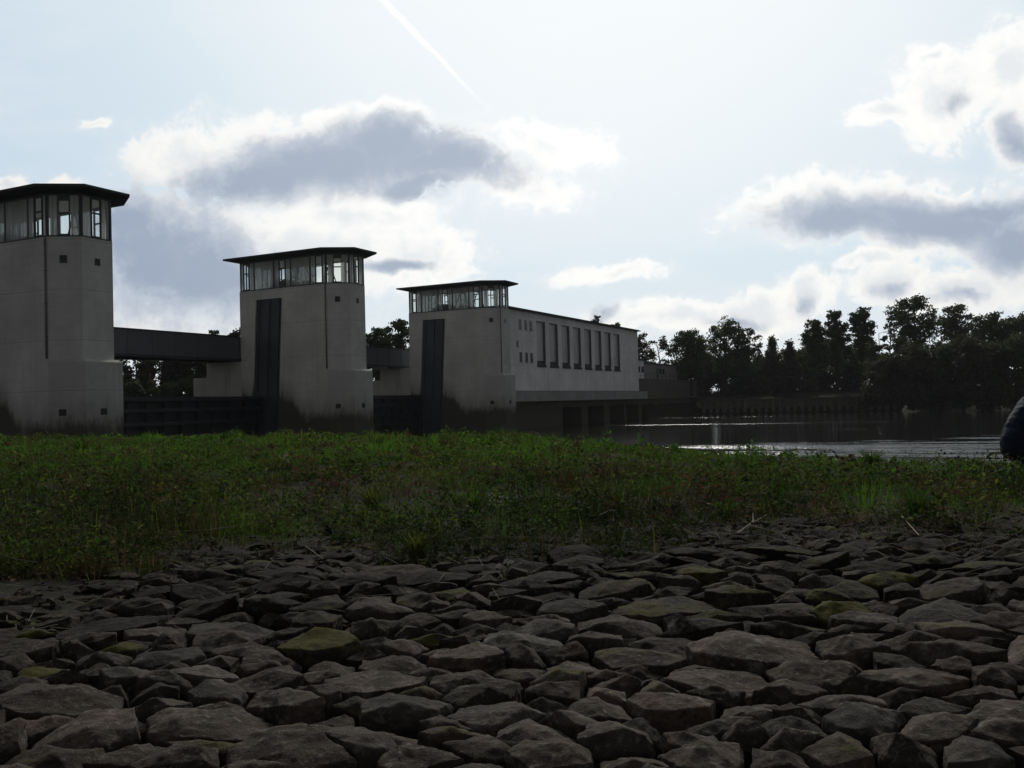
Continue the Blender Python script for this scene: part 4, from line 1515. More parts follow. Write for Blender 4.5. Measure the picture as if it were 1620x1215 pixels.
def build_stones():
    seeds = layout_stones()
    cells = power_cells(seeds)
    rnd = random.Random(77)
    info = []
    for i, (s, poly) in enumerate(zip(seeds, cells)):
        if len(poly) < 3:
            continue
        px, py = project((s[0], s[1], 0.06))
        dist = math.hypot(s[0], s[1])
        size = s[2] / dist
        vis = -25 < px < 1645 and py < 1240
        info.append((i, px, py, size, vis))
    keep = sorted([t for t in info if t[4]], key=lambda t: -t[3])[:296]
    kept = {t[0] for t in keep}
    rows = {}
    edges = [1180, 1140, 1098, 1058, 1020, 985, 955, 928, 902, 878, 856]
    for t in keep:
        b = next((k for k, e in enumerate(edges) if t[2] >= e), len(edges))
        rows.setdefault(b, []).append(t)
    rest_v, rest_f = [], []
    for b, lst in sorted(rows.items()):
        lst.sort(key=lambda t: t[1])
        for k, t in enumerate(lst):
            s, poly = seeds[t[0]], cells[t[0]]
            dist = math.hypot(s[0], s[1])
            hand = s[6]
            ge = float(grass_edge(t[1]))
            near_grass = max(0.0, min(1.0, (ge + 95 - t[2]) / 95))
            h = rnd.uniform(0.0, 0.055) * (1 - 0.55 * near_grass)
            if hand:
                h = rnd.uniform(0.025, 0.07) * (1 - 0.6 * near_grass)
            cxm, cym = sum(p[0] for p in poly) / len(poly), sum(p[1] for p in poly) / len(poly)
            me = rock_mesh(poly, cxm, cym, rnd, 0.0034 * dist + 0.003, 1.0, h)
            if me is None:
                continue
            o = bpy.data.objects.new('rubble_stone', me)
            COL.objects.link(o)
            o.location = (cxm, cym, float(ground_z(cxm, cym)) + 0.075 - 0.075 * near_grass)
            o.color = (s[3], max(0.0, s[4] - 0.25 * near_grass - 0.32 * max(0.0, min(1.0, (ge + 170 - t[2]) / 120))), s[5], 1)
            fromleft = k < len(lst) / 2
            od = ORD[k + 1] if fromleft else ORD[len(lst) - k]
            side = 'left' if fromleft else 'right'
            look = ('moss-covered' if s[3] > 0.75 else 'partly mossy' if s[3] > 0.45 else 'reddish' if s[5] > 0.45 else 'pale' if s[4] > 0.72 else 'dark' if s[4] < 0.48 else 'grey-brown')
            sz = 'large' if s[2] > 0.19 else 'small' if s[2] < 0.125 else 'medium'
            shp = 'low' if h < 0.018 else 'raised' if h > 0.045 else 'flat'
            tag(o, f'{sz} {shp} {look} stone, {od} from the {side} in the {ROWS[b]}', 'stone', 'rubble stones pitching the river bank')
    # stones outside the picture and the slivers between: one loose mass
    for (i, px, py, size, vis) in info:
        if i in kept:
            continue
        s, poly = seeds[i], cells[i]
        cxm, cym = sum(p[0] for p in poly) / len(poly), sum(p[1] for p in poly) / len(poly)
        ng = max(0.0, min(1.0, (float(grass_edge(px)) + 95 - py) / 95))
        me = rock_mesh(poly, cxm, cym, rnd, 0.07 if not vis else 0.03, 1.0, rnd.uniform(0.0, 0.05) * (1 - 0.55 * ng))
        if me is None:
            continue
        b = len(rest_v)
        z = float(ground_z(cxm, cym)) + 0.075 - 0.075 * ng
        rest_v += [(v.co.x + cxm, v.co.y + cym, v.co.z + z) for v in me.vertices]
        rest_f += [[b + q for q in p.vertices] for p in me.polygons]
        bpy.data.meshes.remove(me)
    # gravel and broken chips in the joints
    for _ in range(2600):
        y = rnd.uniform(2.1, 8.8)
        x = rnd.uniform(-0.6 * y - 0.3, 0.6 * y + 0.3)
        r = rnd.uniform(0.012, 0.045)
        b = len(rest_v)
        z = float(ground_z(x, y)) + rnd.uniform(-0.005, 0.03)
        q = Matrix.Rotation(rnd.uniform(0, 6.28), 3, Vector((rnd.random(), rnd.random(), rnd.random() + 0.1)).normalized())
        for c in ((1, 0, 0), (-1, 0, 0), (0, 1, 0), (0, -1, 0), (0, 0, 1), (0, 0, -1)):
            v = q @ (Vector(c) * r * rnd.uniform(0.6, 1.2))
            rest_v.append((x + v.x, y + v.y, z + v.z * 0.6))
        rest_f += [[b + a_ for a_ in f] for f in ((0, 2, 4), (2, 1, 4), (1, 3, 4), (3, 0, 4), (2, 0, 5), (1, 2, 5), (3, 1, 5), (0, 3, 5))]
    me = bpy.data.meshes.new('rubble')
    me.from_pydata(rest_v, [], rest_f)
    me.materials.append(M['rubble_stone'])
    o = bpy.data.objects.new('rubble', me)
    COL.objects.link(o)
    o.color = (0.1, 0.35, 0.2, 1)
    tag(o, kind='stuff')


build_stones()


# ---------------------------------------------------------------- grass and ground cover
def patch(x, y, sc, seed):
    return 0.6 * vnoise(x * sc, y * sc, seed) + 0.3 * vnoise(x * sc * 2.3, y * sc * 2.3, seed + 1) + 0.2 * vnoise(x * sc * 5.1, y * sc * 5.1, seed + 2)


def project_np(x, y, z):
    q = np.stack([x, y, z - EYE], -1) @ np.array(CM)
    return 810 + q[:, 0] / -q[:, 2] * 1450, 607.5 - q[:, 1] / -q[:, 2] * 1450


def scatter(n, ymin, ymax, power, rng):
    """points in the strip seen by the camera, thicker nearby"""
    t = rng.uniform(0, 1, n) ** power
    y = ymin + (ymax - ymin) * t
    hw = 0.60 * y + 2.2
    x = rng.uniform(-1, 1, n) * hw
    crest = np.interp(x, CX, CY)
    ok = y < crest + 2.2
    x, y = x[ok], y[ok]
    z = ground_z(x, y)
    px, py = project_np(x, y, z)
    e = grass_edge(px)
    e = e + 22 * vnoise(x * 1.3, y * 1.3, 61) + 14 * vnoise(x * 3.4, y * 3.4, 63)
    pr = np.maximum(sstep(e + 40 - py, 0, 50) ** 1.5, 0.28 * sstep(e + 110 - py, 0, 90) * (vnoise(x * 2.6, y * 2.6, 67) > 0.22))   # thin tongues of green run in between the stones
    ok = rng.uniform(0, 1, len(x)) < pr
    return x[ok], y[ok], z[ok]


def clumps(n, per, ymin, ymax, power, rng):
    """plants grow in clumps: centres, then members round each; returns positions, clump id, distance from the clump's middle (0..1)"""
    x, y, z = scatter(n, ymin, ymax, power, rng)
    bare = 0.6 * vnoise(x * 0.5, y * 0.5, 81) + 0.5 * vnoise(x * 1.3, y * 1.3, 83)
    k = rng.uniform(0, 1, len(x)) < np.where(y < 11, np.clip(0.75 + 1.1 * bare, 0.38, 1), np.clip(0.85 + 0.8 * bare, 0.5, 1))
    x, y = x[k], y[k]
    m = len(x)
    rad = rng.gamma(3.0, 0.045, m) * np.interp(y, [6, 12, 40], [0.9, 1.1, 2.2])
    cnt = rng.poisson(per * np.clip(rad / 0.13, 0.3, 2.5))
    cid = np.repeat(np.arange(m), cnt)
    a, r = rng.uniform(0, 2 * np.pi, len(cid)), np.sqrt(rng.uniform(0, 1, len(cid)))
    return x[cid] + np.cos(a) * r * rad[cid], y[cid] + np.sin(a) * r * rad[cid], cid, r, m, a, rad


def blades(x, y, hgt, wid, a, lean, mi, name, mats):
    z = ground_z(x, y)
    n = len(x)
    dx, dy = np.cos(a), np.sin(a)
    b2 = RNG.uniform(0, 2 * np.pi, n)
    sx, sy = np.cos(b2) * wid / 2, np.sin(b2) * wid / 2
    P0 = np.stack([x, y, z - 0.01], -1)
    mid = P0 + np.stack([dx * hgt * lean * 0.3, dy * hgt * lean * 0.3, hgt * 0.62], -1)
    tip = P0 + np.stack([dx * hgt * lean * 0.95, dy * hgt * lean * 0.95, hgt * (1.0 - 0.3 * lean)], -1)
    S = np.stack([sx, sy, np.zeros(n)], -1)
    V = np.stack([P0 - S, P0 + S, mid + S * 0.8, mid - S * 0.8, tip + S * 0.12, tip - S * 0.12], 1).reshape(-1, 3)
    b = np.arange(n)[:, None] * 6
    F = np.concatenate([b + np.array([[0, 1, 2, 3]]), b + np.array([[3, 2, 4, 5]])], 1).reshape(-1, 4)
    tag(link(name, np_mesh(name, V, F, mats, np.repeat(mi, 2))), kind='stuff')


def build_grass():
    rng = np.random.default_rng(3)
    gm = [M['grass_green'], M['grass_yellow'], M['grass_dry'], M['dark_or_shaded_weed'], M['fresh_grass']]
    # tussocks
    x, y, cid, r, m, a, rad = clumps(13000, 34, 6.0, 46.0, 1.7, rng)
    tone_c = 0.9 * patch(x, y, 0.35, 51)
    per_c = rng.normal(0, 0.30, m)[cid]
    ch = rng.gamma(2.6, 0.06, m)[cid] * np.interp(y, [6, 9, 16, 30], [0.75, 0.8, 0.95, 0.75]) * np.clip(1.0 + 0.9 * patch(x, y, 0.7, 31), 0.35, 1.9)
    n = len(x)
    hgt = np.clip(ch * rng.uniform(0.5, 1.25, n) * (1.1 - 0.45 * r), 0.02, 0.42)
    wid = np.interp(y, [6, 10, 20, 45], [0.0042, 0.0058, 0.011, 0.022]) * rng.uniform(0.7, 1.3, n)
    lean = np.clip(0.25 + 0.7 * r + rng.normal(0, 0.2, n), 0.05, 1.3)
    tone = tone_c + per_c + rng.normal(0, 0.15, n)
    mi = np.where(tone > -0.02, 0, np.where(tone > -0.42, 1, 2))
    low = rng.uniform(0, 1, n) < np.interp(y, [7, 10, 16], [0.9, 0.7, 0.06]) * np.clip(0.7 + vnoise(x * 0.9, y * 0.9, 97), 0, 1)  # nearer blades coloured darker, standing in for the shaded slope
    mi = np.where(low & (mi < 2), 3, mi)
    top = rng.uniform(0, 1, n) < 0.95 * sstep(y / np.interp(x, CX, CY), 0.42, 0.75) * np.clip(0.62 + 1.3 * vnoise(x * 0.35, y * 0.35, 99), 0, 1)
    mi = np.where(top & (mi < 2), 4, mi)
    tallb = rng.uniform(0, 1, n) < 0.012
    hgt = np.where(tallb, np.clip(hgt * 1.7 + 0.06, 0.08, 0.42), hgt)
    hgt = hgt * (1 - 0.45 * sstep(x, 1, 5) * sstep(y, 10, 13))
    lean = np.where(tallb, lean * 0.5, lean)
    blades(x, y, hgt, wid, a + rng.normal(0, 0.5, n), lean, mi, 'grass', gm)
    # thin low growth between them
    x, y, z = scatter(130000, 6.0, 46.0, 1.8, rng)
    n = len(x)
    tone = 0.9 * patch(x, y, 0.35, 51) + rng.normal(0, 0.3, n) - 0.2
    mi = np.where(tone > 0.02, 0, np.where(tone > -0.35, 1, 2))
    blades(x, y, rng.uniform(0.02, 0.075, n), np.interp(y, [6, 10, 20, 45], [0.0042, 0.0058, 0.011, 0.022]), rng.uniform(0, 6.28, n), rng.uniform(0.2, 1.2, n), mi, 'grass', gm)
    # leafy weeds in cushions
    x, y, cid, r, m, a, rad = clumps(9500, 46, 6.0, 44.0, 1.7, rng)
    n = len(x)
    z = ground_z(x, y)
    top = rng.gamma(3.0, 0.055, m)[cid] * np.interp(y, [6, 9, 14, 25], [1.2, 1.6, 1.0, 0.6]) * (1.1 - 0.65 * r ** 2) * np.clip(1.0 + 0.8 * patch(x, y, 0.8, 71), 0.4, 1.8)
    top = top * (1 - 0.5 * sstep(x, 1, 5) * sstep(y, 10, 13))
    c = np.stack([x, y, z + np.clip(top, 0.02, 0.4) * rng.uniform(0.3, 1.1, n)], -1)
    nrm = rng.normal(size=(n, 3)) * 0.75 + np.array([0, 0, 0.8])
    nrm /= np.linalg.norm(nrm, axis=1)[:, None]
    t = rng.normal(size=(n, 3))
    t -= nrm * (t * nrm).sum(1)[:, None]
    t /= np.linalg.norm(t, axis=1)[:, None]
    bb = np.cross(nrm, t)
    ls = rng.uniform(0.6, 1.5, m)[cid]
    s = (np.interp(y, [6, 10, 20, 44], [0.017, 0.023, 0.036, 0.06]) * rng.uniform(0.6, 1.3, n) * ls)[:, None]
    asp = rng.uniform(0.25, 0.6, m)[cid][:, None]
    V = np.stack([c - t * s, c + bb * s * asp, c + t * s, c - bb * s * asp], 1).reshape(-1, 3)
    F = np.arange(n * 4).reshape(-1, 4)
    tone = 0.8 * patch(x, y, 0.5, 91) + rng.normal(0, 0.32, m)[cid] + rng.normal(0, 0.12, n)
    mi = np.where(tone > -0.22, 0, np.where(tone > -0.42, 1, np.where(tone > -0.8, 2, 3)))
    low = rng.uniform(0, 1, n) < np.interp(y, [7, 10, 15], [1.0, 0.85, 0.05]) * np.clip(0.7 + vnoise(x * 0.9, y * 0.9, 97), 0, 1)  # nearby leaves get the same painted shade
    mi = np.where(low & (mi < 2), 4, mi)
    tp = rng.uniform(0, 1, n) < 0.6 * sstep(y / np.interp(x, CX, CY), 0.5, 0.85) * np.clip(0.5 + 1.3 * vnoise(x * 0.35, y * 0.35, 99), 0, 1)
    mi = np.where(tp & (mi < 2), 5, mi)
    me = np_mesh('weeds', V, F, [M['weed_leaf'], M['grass_yellow'], M['grass_dry'], M['red_leaf'], M['dark_or_shaded_weed'], M['fresh_grass']], mi)
    tag(link('weeds', me), kind='stuff')


build_grass()


def build_litter():
    """dead leaves and straw blown into the joints of the upper stones"""
    rnd = random.Random(19)
    mb = MB()
    for _ in range(1500):
        y = rnd.uniform(4.2, 9.2)
        x = rnd.uniform(-0.62 * y, 0.62 * y)
        z = float(ground_z(x, y)) + rnd.uniform(0.01, 0.07)
        a = rnd.uniform(0, 6.28)
        if rnd.random() < 0.5:
            L = rnd.uniform(0.05, 0.16)
            d = Vector((math.cos(a), math.sin(a), rnd.uniform(-0.1, 0.35))) * L
            mb.bar((x, y, z), Vector((x, y, z)) + d, 0.0022, 1)
        else:
            L = rnd.uniform(0.012, 0.03)
            u = Vector((math.cos(a), math.sin(a), rnd.uniform(-0.4, 0.4))) * L
            v = Vector((-math.sin(a), math.cos(a), rnd.uniform(-0.4, 0.4))) * L * 0.6
            c = Vector((x, y, z))
            mb.add([c - u, c + v + Vector((0, 0, L * 0.3)), c + u, c - v + Vector((0, 0, L * 0.3))], [(0, 1, 2, 3)], 0)
    tag(mb.build('leaf_litter', [M['grass_dry'], M['dry_stalk']]), kind='stuff')


build_litter()


# ---------------------------------------------------------------- single plants, tufts and twigs
def base_point(px, py):
    """ground point seen at a photo pixel"""
    d = ray(px, py)
    t = 5.0
    for _ in range(400):
        p = Vector((0, 0, EYE)) + d * t
        gz = float(ground_z(p.x, p.y))
        if p.z <= gz:
            break
        t += max(0.03, (p.z - gz) * 0.5)
        if t > 60:
            break
    return p.x, p.y, float(ground_z(p.x, p.y))


def weed(px, py, hpx, label, leaf='weed_leaf', stems=3, seed=0, spread=0.35, leaves=60, bare=False, name='weed', group='single weeds in the grass', lsize=0.03, bloom=False):
    rnd = random.Random(seed)
    x, y, z = base_point(px, py)
    k = y / 1450
    h = hpx * k
    root = empty(name, (x, y, z))
    tag(root, label, 'weed', group)
    st = MB()
    lf = MB()
    bl = MB()
    for i in range(stems):
        a = rnd.uniform(0, 6.28)
        d = spread * h * rnd.uniform(0.2, 1.0)
        hh = h * rnd.uniform(0.65, 1.0) if i else h
        p0 = Vector((rnd.uniform(-.02, .02), rnd.uniform(-.02, .02), -0.03))
        p1 = Vector((math.cos(a) * d * 0.35, math.sin(a) * d * 0.35, hh * 0.5))
        p2 = Vector((math.cos(a) * d, math.sin(a) * d, hh))
        tk = max(0.0025, 0.35 * k)
        st.tube([p0, p1, p2], [tk, tk * 0.8, tk * 0.4], 4)
        nl = leaves // stems
        for j in range(nl):
            t = rnd.uniform(0.12, 1.0)
            c = p0.lerp(p1, t * 2) if t < 0.5 else p1.lerp(p2, t * 2 - 1)
            b = rnd.uniform(0, 6.28)
            L = lsize * rnd.uniform(0.6, 1.4) * (1.3 - 0.6 * t) * max(1.0, y / 12)
            dirv = Vector((math.cos(b), math.sin(b), rnd.uniform(-0.2, 0.7))).normalized()
            sd = dirv.cross(Vector((0, 0, 1))).normalized() * L * 0.32
            e = c + dirv * L * 0.15
            lf.add([e, e + dirv * L * 0.5 + sd, e + dirv * L * 1.1 - Vector((0, 0, L * 0.2)), e + dirv * L * 0.5 - sd], [(0, 1, 2, 3)])
        if bloom:
            bl = MB()
            for j in range(7):
                c = p2 + Vector((rnd.uniform(-1, 1), rnd.uniform(-1, 1), rnd.uniform(-1, 0.6))) * h * 0.10
                q = 0.008 * max(1, y / 9)
                bl.add([c + Vector((q, 0, 0)), c + Vector((0, q, q)), c + Vector((-q, 0, 0)), c + Vector((0, -q, -q * 0.3))], [(0, 1, 2, 3)])
            bl.build('flower_head', M['pale_bloom'], root)
    st.build('stem', M['dry_stalk'] if bare else M['grass_yellow'], root)
    if lf.v:
        lf.build('foliage', M[leaf], root)
    return root


def tuft(px, py, hpx, wpx, label, seed=0, n=110, m='grass_yellow', group='grass tufts standing out from the cover'):
    rnd = random.Random(seed)
    x, y, z = base_point(px, py)
    k = y / 1450
    h, w = hpx * k, wpx * k / 2
    mb = MB()
    for i in range(n):
        a = rnd.uniform(0, 6.28)
        r = rnd.uniform(0, 0.25) * w
        hh = h * rnd.uniform(0.35, 1.0) ** 0.8
        out = w * rnd.uniform(0.15, 1.0) * (0.6 + 0.5 * hh / h)
        c, s = math.cos(a), math.sin(a)
        p = [Vector((c * r, s * r, -0.02)), Vector((c * (r + out * 0.3), s * (r + out * 0.3), hh * 0.6)),
             Vector((c * (r + out * 0.7), s * (r + out * 0.7), hh * 0.92)), Vector((c * (r + out), s * (r + out), hh * rnd.uniform(0.6, 0.98)))]
        wd = rnd.uniform(0.0025, 0.0045) * max(1, y / 8)
        sv = Vector((-s, c, 0)) * wd
        mb.add([p[0] - sv, p[0] + sv, p[1] + sv, p[1] - sv, p[2] + sv * 0.7, p[2] - sv * 0.7, p[3] + sv * 0.1, p[3] - sv * 0.1],
               [(0, 1, 2, 3), (3, 2, 4, 5), (5, 4, 6, 7)], 1 if rnd.random() < 0.25 else 0)
    o = mb.build('grass_tuft', [M[m], M['grass_dry']])
    o.location = (x, y, z)
    tag(o, label, 'grass tuft', group)


def twig(pts, label, r=0.004, forks=(), cat='twig', lift=0.05):
    """dry twig lying through photo pixels"""
    P = []
    for i, (px, py) in enumerate(pts):
        x, y, z = base_point(px, py)
        P.append(Vector((x, y, z + lift + 0.07 * float(y < 8.2))))
    P0 = P[0].copy()
    mb = MB()
    n = len(P)
    mb.tube([p - P0 for p in P], [r * (1.0 - 0.6 * i / n) for i in range(n)], 5)
    for (t, q) in forks:
        a = P[0].lerp(P[-1], t)
        x, y, z = base_point(*q)
        mb.tube([a - P0, Vector((x, y, z + lift + 0.08)) - P0], [r * 0.7, r * 0.3], 5)
    o = mb.build('dry_twig', M['dry_stalk'])
    o.location = P0
    tag(o, label, cat, 'dry twigs on the stones')


tuft(660, 888, 52, 80, 'bright yellow-green grass tuft with long blades at the edge of the stones', 1, 150)
tuft(693, 872, 60, 22, 'narrow upright grass blades beside the bright tuft at the stone edge', 2, 26)
tuft(250, 862, 34, 70, 'low yellowish grass tuft on the dark edge above the stones', 3, 90)
tuft(1150, 826, 40, 60, 'green grass tuft on the soil edge above the blocky dark stone', 4, 90, 'grass_green')
tuft(1205, 822, 30, 40, 'short grass tuft beside the green one on the soil edge', 5, 60)
tuft(1310, 806, 30, 36, 'small light tuft in the bare soil past the green tufts', 6, 50)
tuft(1450, 818, 55, 80, 'bushy dark green grass clump on the bare soil, largest there', 7, 160, 'grass_green')
tuft(750, 812, 44, 70, 'full green clump in the middle of the grass', 8, 140, 'grass_green')
tuft(590, 805, 44, 110, 'wide yellowish clump in the grass, beside the full green one', 9, 160)
tuft(360, 716, 26, 60, 'vivid green tuft on the bank crest below the middle tower', 10, 110, 'grass_green')
tuft(130, 715, 26, 80, 'green tuft on the bank crest below the cut-off tower', 11, 110, 'grass_green')
tuft(1380, 735, 26, 80, 'vivid green tuft on the crest against the bright water', 12, 120, 'grass_green')
tuft(1480, 728, 24, 70, 'dark green tuft on the crest, close to the crouching person', 13, 110, 'grass_green')

weed(535, 706, 34, 'thin weed with bare stem standing up before the middle tower', stems=2, seed=21, leaves=24, spread=0.2)
weed(700, 704, 30, 'branching weed standing against the dark gate recess', stems=5, seed=22, leaves=60, spread=0.8)
weed(812, 702, 24, 'pale small weed on the crest below the powerhouse', stems=4, seed=23, leaves=50, spread=0.7)
weed(1200, 712, 34, 'leafy bright weed on the crest before the water glints', stems=6, seed=24, leaves=120, spread=0.9, leaf='grass_yellow')
weed(1232, 714, 26, 'lower leafy weed joined to the bright one on the crest', stems=5, seed=25, leaves=90, spread=0.9)
weed(1318, 716, 46, 'dark upright dock stalk standing against the dark water', stems=2, seed=26, leaves=90, spread=0.08, leaf='red_leaf')
weed(1522, 722, 20, 'dark reddish little bush before the bright water', stems=7, seed=27, leaves=110, spread=1.0, leaf='red_leaf')
weed(1545, 722, 14, 'tiny dark weed between the reddish bush and the crouching person', stems=5, seed=28, leaves=50, spread=1.0)
weed(835, 716, 22, 'small reddish weed in the crest grass below the powerhouse', stems=5, seed=29, leaves=70, spread=0.8, leaf='red_leaf')
weed(790, 842, 58, 'weed sprinkled with pale blossoms above the stones', stems=6, seed=30, leaves=60, spread=0.45, bloom=True)
weed(800, 925, 34, 'small pale blossoming weed growing between the stones', stems=6, seed=31, leaves=30, spread=0.9, bloom=True, lsize=0.018)
weed(90, 880, 60, 'ragged leafy weed at the grass edge beside the left stones', stems=7, seed=32, leaves=150, spread=0.6, leaf='grass_yellow')
weed(160, 900, 40, 'low weed between the first stones under the ragged one', stems=6, seed=33, leaves=90, spread=0.9)
weed(1005, 760, 46, 'stemmy weed with small leaves in the mid grass', stems=7, seed=34, leaves=120, spread=0.7, leaf='grass_yellow')
weed(905, 770, 44, 'spreading weed in the mid grass beside the stemmy one', stems=7, seed=35, leaves=130, spread=0.9)
weed(460, 750, 30, 'weed with pale tips in the grass below the middle tower', stems=6, seed=36, leaves=60, spread=0.8, bloom=True)
weed(330, 920, 34, 'thin weed rising from a joint among the dark stones', stems=4, seed=37, leaves=40, spread=0.8, lsize=0.02)
weed(410, 885, 30, 'yellow-leaved seedling in front of the dark flat stone', stems=4, seed=38, leaves=36, spread=0.8, leaf='grass_yellow', lsize=0.022)
weed(965, 812, 40, 'yellowish weed on the soil edge before the stones', stems=6, seed=39, leaves=90, spread=0.7, leaf='grass_yellow')
weed(1085, 872, 34, 'bare grassy stem rising above the blocky dark stone', stems=2, seed=40, leaves=6, spread=0.3, bare=True)
weed(525, 925, 52, 'pale bare stem standing in the stones under the grass', stems=1, seed=41, leaves=0, spread=0.1, bare=True)
weed(463, 985, 36, 'short pale bare stem beside the mossy stone', stems=1, seed=42, leaves=0, spread=0.2, bare=True)

for i, (px, py, hp, lab, lf) in enumerate([
        (60, 862, 52, 'bushy green weed at the grass front by the picture edge', 'weed_leaf'),
        (205, 858, 40, 'low bushy weed at the grass front beside the low yellowish tuft', 'grass_yellow'),
        (430, 842, 44, 'round leafy weed where the long dry stalk ends', 'weed_leaf'),
        (520, 846, 50, 'tall bushy weed at the grass front behind the pale bare stem', 'dark_or_shaded_weed'),
        (570, 838, 42, 'yellowish bushy weed between the tall bushy one and the bright tuft', 'grass_yellow'),
        (735, 838, 46, 'dark leafy weed at the grass front beside the narrow upright blades', 'dark_or_shaded_weed'),
        (880, 832, 44, 'wide leafy weed at the grass front past the pale blossoms', 'weed_leaf'),
        (1060, 822, 48, 'dark bushy weed at the grass front by the bare grassy stem', 'dark_or_shaded_weed'),
        (1270, 806, 34, 'leafy weed on the bare soil next to the small light tuft', 'weed_leaf')]):
    weed(px, py, hp, lab, lf, stems=9, seed=70 + i, leaves=230, spread=0.75, lsize=0.034)

twig([(1168, 872), (1188, 855), (1214, 840)], 'forked pale twig on the stones, leaning up', 0.006, [(0.5, (1192, 838)), (0.4, (1228, 872))])
twig([(1424, 838), (1440, 858), (1455, 876)], 'single pale twig lying across the soil and a stone', 0.006)
twig([(715, 884), (760, 878), (818, 877), (905, 880)], 'long straight dry stalk lying over the stones', 0.0045)
twig([(270, 866), (330, 862), (420, 848)], 'thin long dry stalk along the dark grass edge', 0.004)
twig([(0, 905), (25, 914), (60, 920)], 'dry stalk at the picture edge among the dark weeds', 0.004)
twig([(950, 838), (966, 830), (980, 816)], 'small pale twig sticking up at the grass edge', 0.004)
twig([(552, 1024), (590, 1018), (640, 1004)], 'thin curved straw lying against the mossy stone', 0.003)
twig([(484, 892), (500, 906), (512, 916)], 'short slanting straw on the dark stones', 0.003)


# ---------------------------------------------------------------- crouching person
def fused(name, chains, m, parent, voxel=0.014, smooth=6):
    """one continuous surface: lofted limbs (point, side radius, other radius) melted together"""
    mb = MB()
    for pts in chains:
        P = [Vector(q[0]) for q in pts]
        rr = [q[1] if isinstance(q[1], tuple) else (q[1], q[1]) for q in pts]
        # resample each chain so that it bends smoothly
        Q, S = [], []
        n = len(P)
        for i in range(n - 1):
            p0, p1, p2, p3 = P[max(i - 1, 0)], P[i], P[i + 1], P[min(i + 2, n - 1)]
            for k in range(5):
                t = k / 5
                Q.append(0.5 * ((2 * p1) + (p2 - p0) * t + (2 * p0 - 5 * p1 + 4 * p2 - p3) * t * t + (3 * p1 - p0 - 3 * p2 + p3) * t ** 3))
                S.append((rr[i][0] * (1 - t) + rr[i + 1][0] * t, rr[i][1] * (1 - t) + rr[i + 1][1] * t))
        Q.append(P[-1])
        S.append(rr[-1])
        # rounded ends
        e0, e1 = (Q[0] - Q[1]).normalized(), (Q[-1] - Q[-2]).normalized()
        Q = [Q[0] + e0 * S[0][0] * 0.8, Q[0] + e0 * S[0][0] * 0.5] + Q + [Q[-1] + e1 * S[-1][0] * 0.5, Q[-1] + e1 * S[-1][0] * 0.8]
        S = [(S[0][0] * 0.35, S[0][1] * 0.35), (S[0][0] * 0.8, S[0][1] * 0.8)] + S + [(S[-1][0] * 0.8, S[-1][1] * 0.8), (S[-1][0] * 0.35, S[-1][1] * 0.35)]
        ns = 16
        vs, fs = [], []
        for i, c in enumerate(Q):
            t = (Q[min(i + 1, len(Q) - 1)] - Q[max(i - 1, 0)]).normalized()
            side = Vector((0, 1, 0)) - t * t.y
            side = side.normalized() if side.length > 0.05 else Vector((0, 0, 1))
            u = t.cross(side)
            for k in range(ns):
                a = 2 * math.pi * k / ns
                vs.append(c + u * math.cos(a) * S[i][0] + side * math.sin(a) * S[i][1])
        for i in range(len(Q) - 1):
            for k in range(ns):
                fs.append((i * ns + k, i * ns + (k + 1) % ns, (i + 1) * ns + (k + 1) % ns, (i + 1) * ns + k))
        fs.append(tuple(range(ns - 1, -1, -1)))
        fs.append(tuple(range((len(Q) - 1) * ns, len(Q) * ns)))
        mb.add(vs, fs)
    o = mb.build(name, m, parent, True)
    r = o.modifiers.new('remesh', 'REMESH')
    r.mode = 'VOXEL'
    r.voxel_size = voxel
    r.use_smooth_shade = True
    sm = o.modifiers.new('smooth', 'SMOOTH')
    sm.iterations = smooth
    bpy.context.view_layer.update()
    ev = bpy.data.meshes.new_from_object(o.evaluated_get(bpy.context.evaluated_depsgraph_get()))
    o.modifiers.clear()
    o.data = ev
    ev.materials.clear()
    ev.materials.append(m)
    ev.polygons.foreach_set('use_smooth', [True] * len(ev.polygons))
    ev.update()
    return o


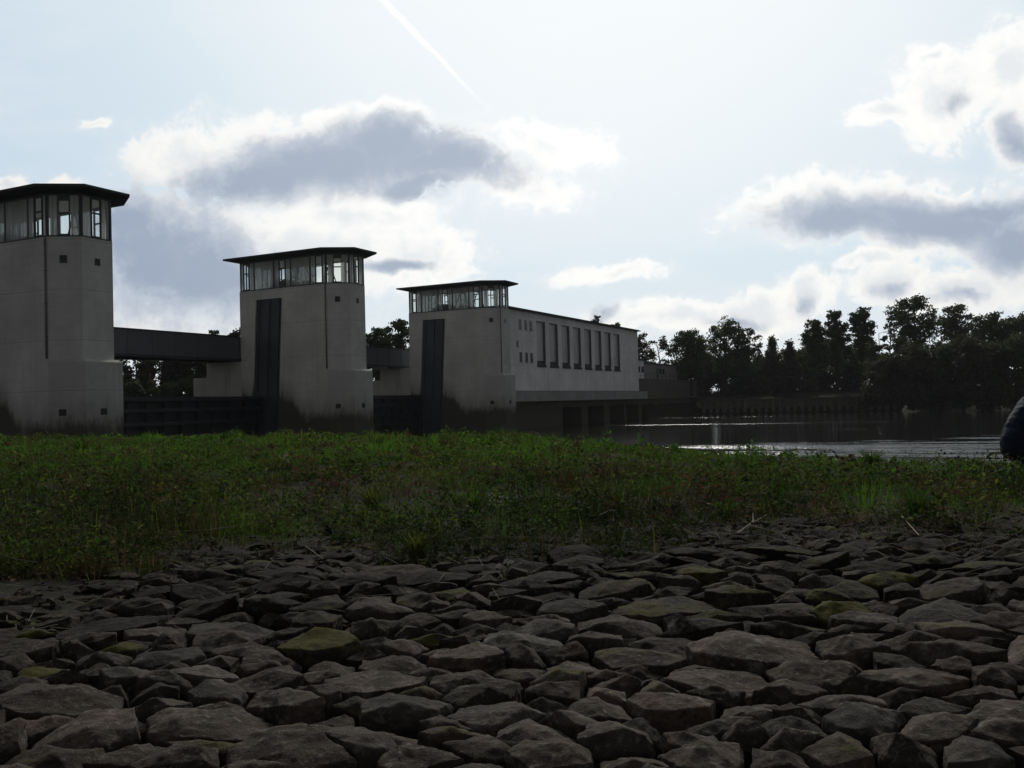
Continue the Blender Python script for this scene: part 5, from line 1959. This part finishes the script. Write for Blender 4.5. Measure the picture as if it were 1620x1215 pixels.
def make_person():
    y = 13.4
    x = at_dist(1603, y)
    z = float(ground_z(x, y))
    root = empty('person', (x, y, z - 0.01), R(4))
    tag(root, 'crouching person in a dark navy padded jacket at the water edge, cut by the picture', 'person')
    root.scale = (1.12, 1.12, 1.14)
    sides = (1, -1)
    body = [[((0, 0, .36), .13), ((.06, 0, .52), (.11, .14)), ((.16, 0, .70), (.11, .15)), ((.28, 0, .88), (.10, .16)), ((.36, 0, .99), .06), ((.42, 0, 1.06), .055)],
            [((.43, 0, 1.10), .085), ((.475, 0, 1.15), (.10, .078)), ((.52, 0, 1.20), (.085, .07))]]
    for s in sides:
        body.append([((.02, .10 * s, .34), .10), ((.40, .15 * s, .49), .07), ((.22, .14 * s, .10), .045), ((.22, .14 * s, .06), .04)])
        body.append([((.28, .17 * s, .89), .06), ((.46, .24 * s, .68), .045), ((.64, .16 * s, .56), .032), ((.71, .13 * s, .53), (.018, .038))])
        for (dx, dy, L, rr) in [(.045, .030, .070, .0085), (.055, .011, .082, .009), (.055, -.010, .078, .0085), (.048, -.029, .06, .008), (.005, .045, .05, .0105)]:
            b = Vector((.70, .13 * s, .53)) + Vector((dx * .6, dy * s, -.006))
            body.append([(tuple(b), rr * 1.1), (tuple(b + Vector((L * .5, dy * s * .2, -.010))), rr), (tuple(b + Vector((L * .85, dy * s * .25, -.036))), rr * .85)])
    fused('body', body, M['skin'], root, 0.006, 3)
    jk = [[((-.01, 0, .42), (.165, .21)), ((.02, 0, .52), (.165, .205)), ((.09, 0, .65), (.165, .20)), ((.18, 0, .79), (.165, .21)), ((.28, 0, .92), (.15, .20)), ((.35, 0, 1.0), (.085, .095))]]
    for s in sides:
        jk.append([((.27, .16 * s, .90), .10), ((.46, .245 * s, .69), .072), ((.62, .165 * s, .572), .052)])
    jo = fused('jacket', jk, M['navy_cloth'], root, 0.012, 8)
    ax0, ax1 = Vector((-.03, 0, .40)), Vector((.28, 0, .91))
    axd = (ax1 - ax0).normalized()
    nr = [v.normal.copy() for v in jo.data.vertices]
    for v, q in zip(jo.data.vertices, nr):       # quilted ridges across the back, small folds
        t = (v.co - ax0).dot(axd)
        v.co += q * (0.005 * abs(math.sin(t * math.pi / 0.085 + noise.noise(v.co * 5))) + 0.022 * noise.noise(v.co * 7))
    tr = [[((-.03, 0, .34), (.15, .18)), ((.03, 0, .44), (.15, .19))]]
    for s in sides:
        tr.append([((.02, .10 * s, .33), .13), ((.22, .135 * s, .43), .105), ((.41, .15 * s, .49), .085), ((.31, .145 * s, .28), .08), ((.22, .14 * s, .10), .07)])
    to = fused('trousers', tr, M['dark_trouser'], root, 0.012, 6)
    nr = [v.normal.copy() for v in to.data.vertices]
    for v, q in zip(to.data.vertices, nr):
        v.co += q * 0.012 * noise.noise(v.co * 12)
    for s in sides:
        fused('shoe', [[((.15, .14 * s, .055), .05), ((.27, .145 * s, .045), .045), ((.38, .15 * s, .036), .034)]], M['shoe'], root, 0.01, 4)
    fused('hair', [[((.40, 0, 1.12), (.06, .07)), ((.43, 0, 1.19), (.085, .082)), ((.48, 0, 1.235), (.075, .075)), ((.53, 0, 1.255), (.04, .06))]], M['dark_hair'], root, 0.01, 4)
    # face: nose, ears, eyes and mouth, head bent towards the water
    f = MB()
    f.tube([(.575, 0, 1.165), (.60, 0, 1.125)], [.01, .016], 6)
    f.build('nose', M['skin'], root, True)
    for s in sides:
        e = MB()
        e.tube([(.47, .070 * s, 1.14), (.465, .088 * s, 1.14)], [.03, .026], 8)
        e.build('ear', M['skin'], root, True)
        e = MB()
        e.tube([(.565, .03 * s, 1.175), (.583, .03 * s, 1.17)], [.011, .009], 8)
        e.build('eye', M['dark_hair'], root, True)
    e = MB()
    e.tube([(.56, -.025, 1.095), (.57, 0, 1.093), (.56, .025, 1.095)], [.004, .006, .004], 6)
    e.build('mouth', M['red_leaf'], root, True)


make_person()
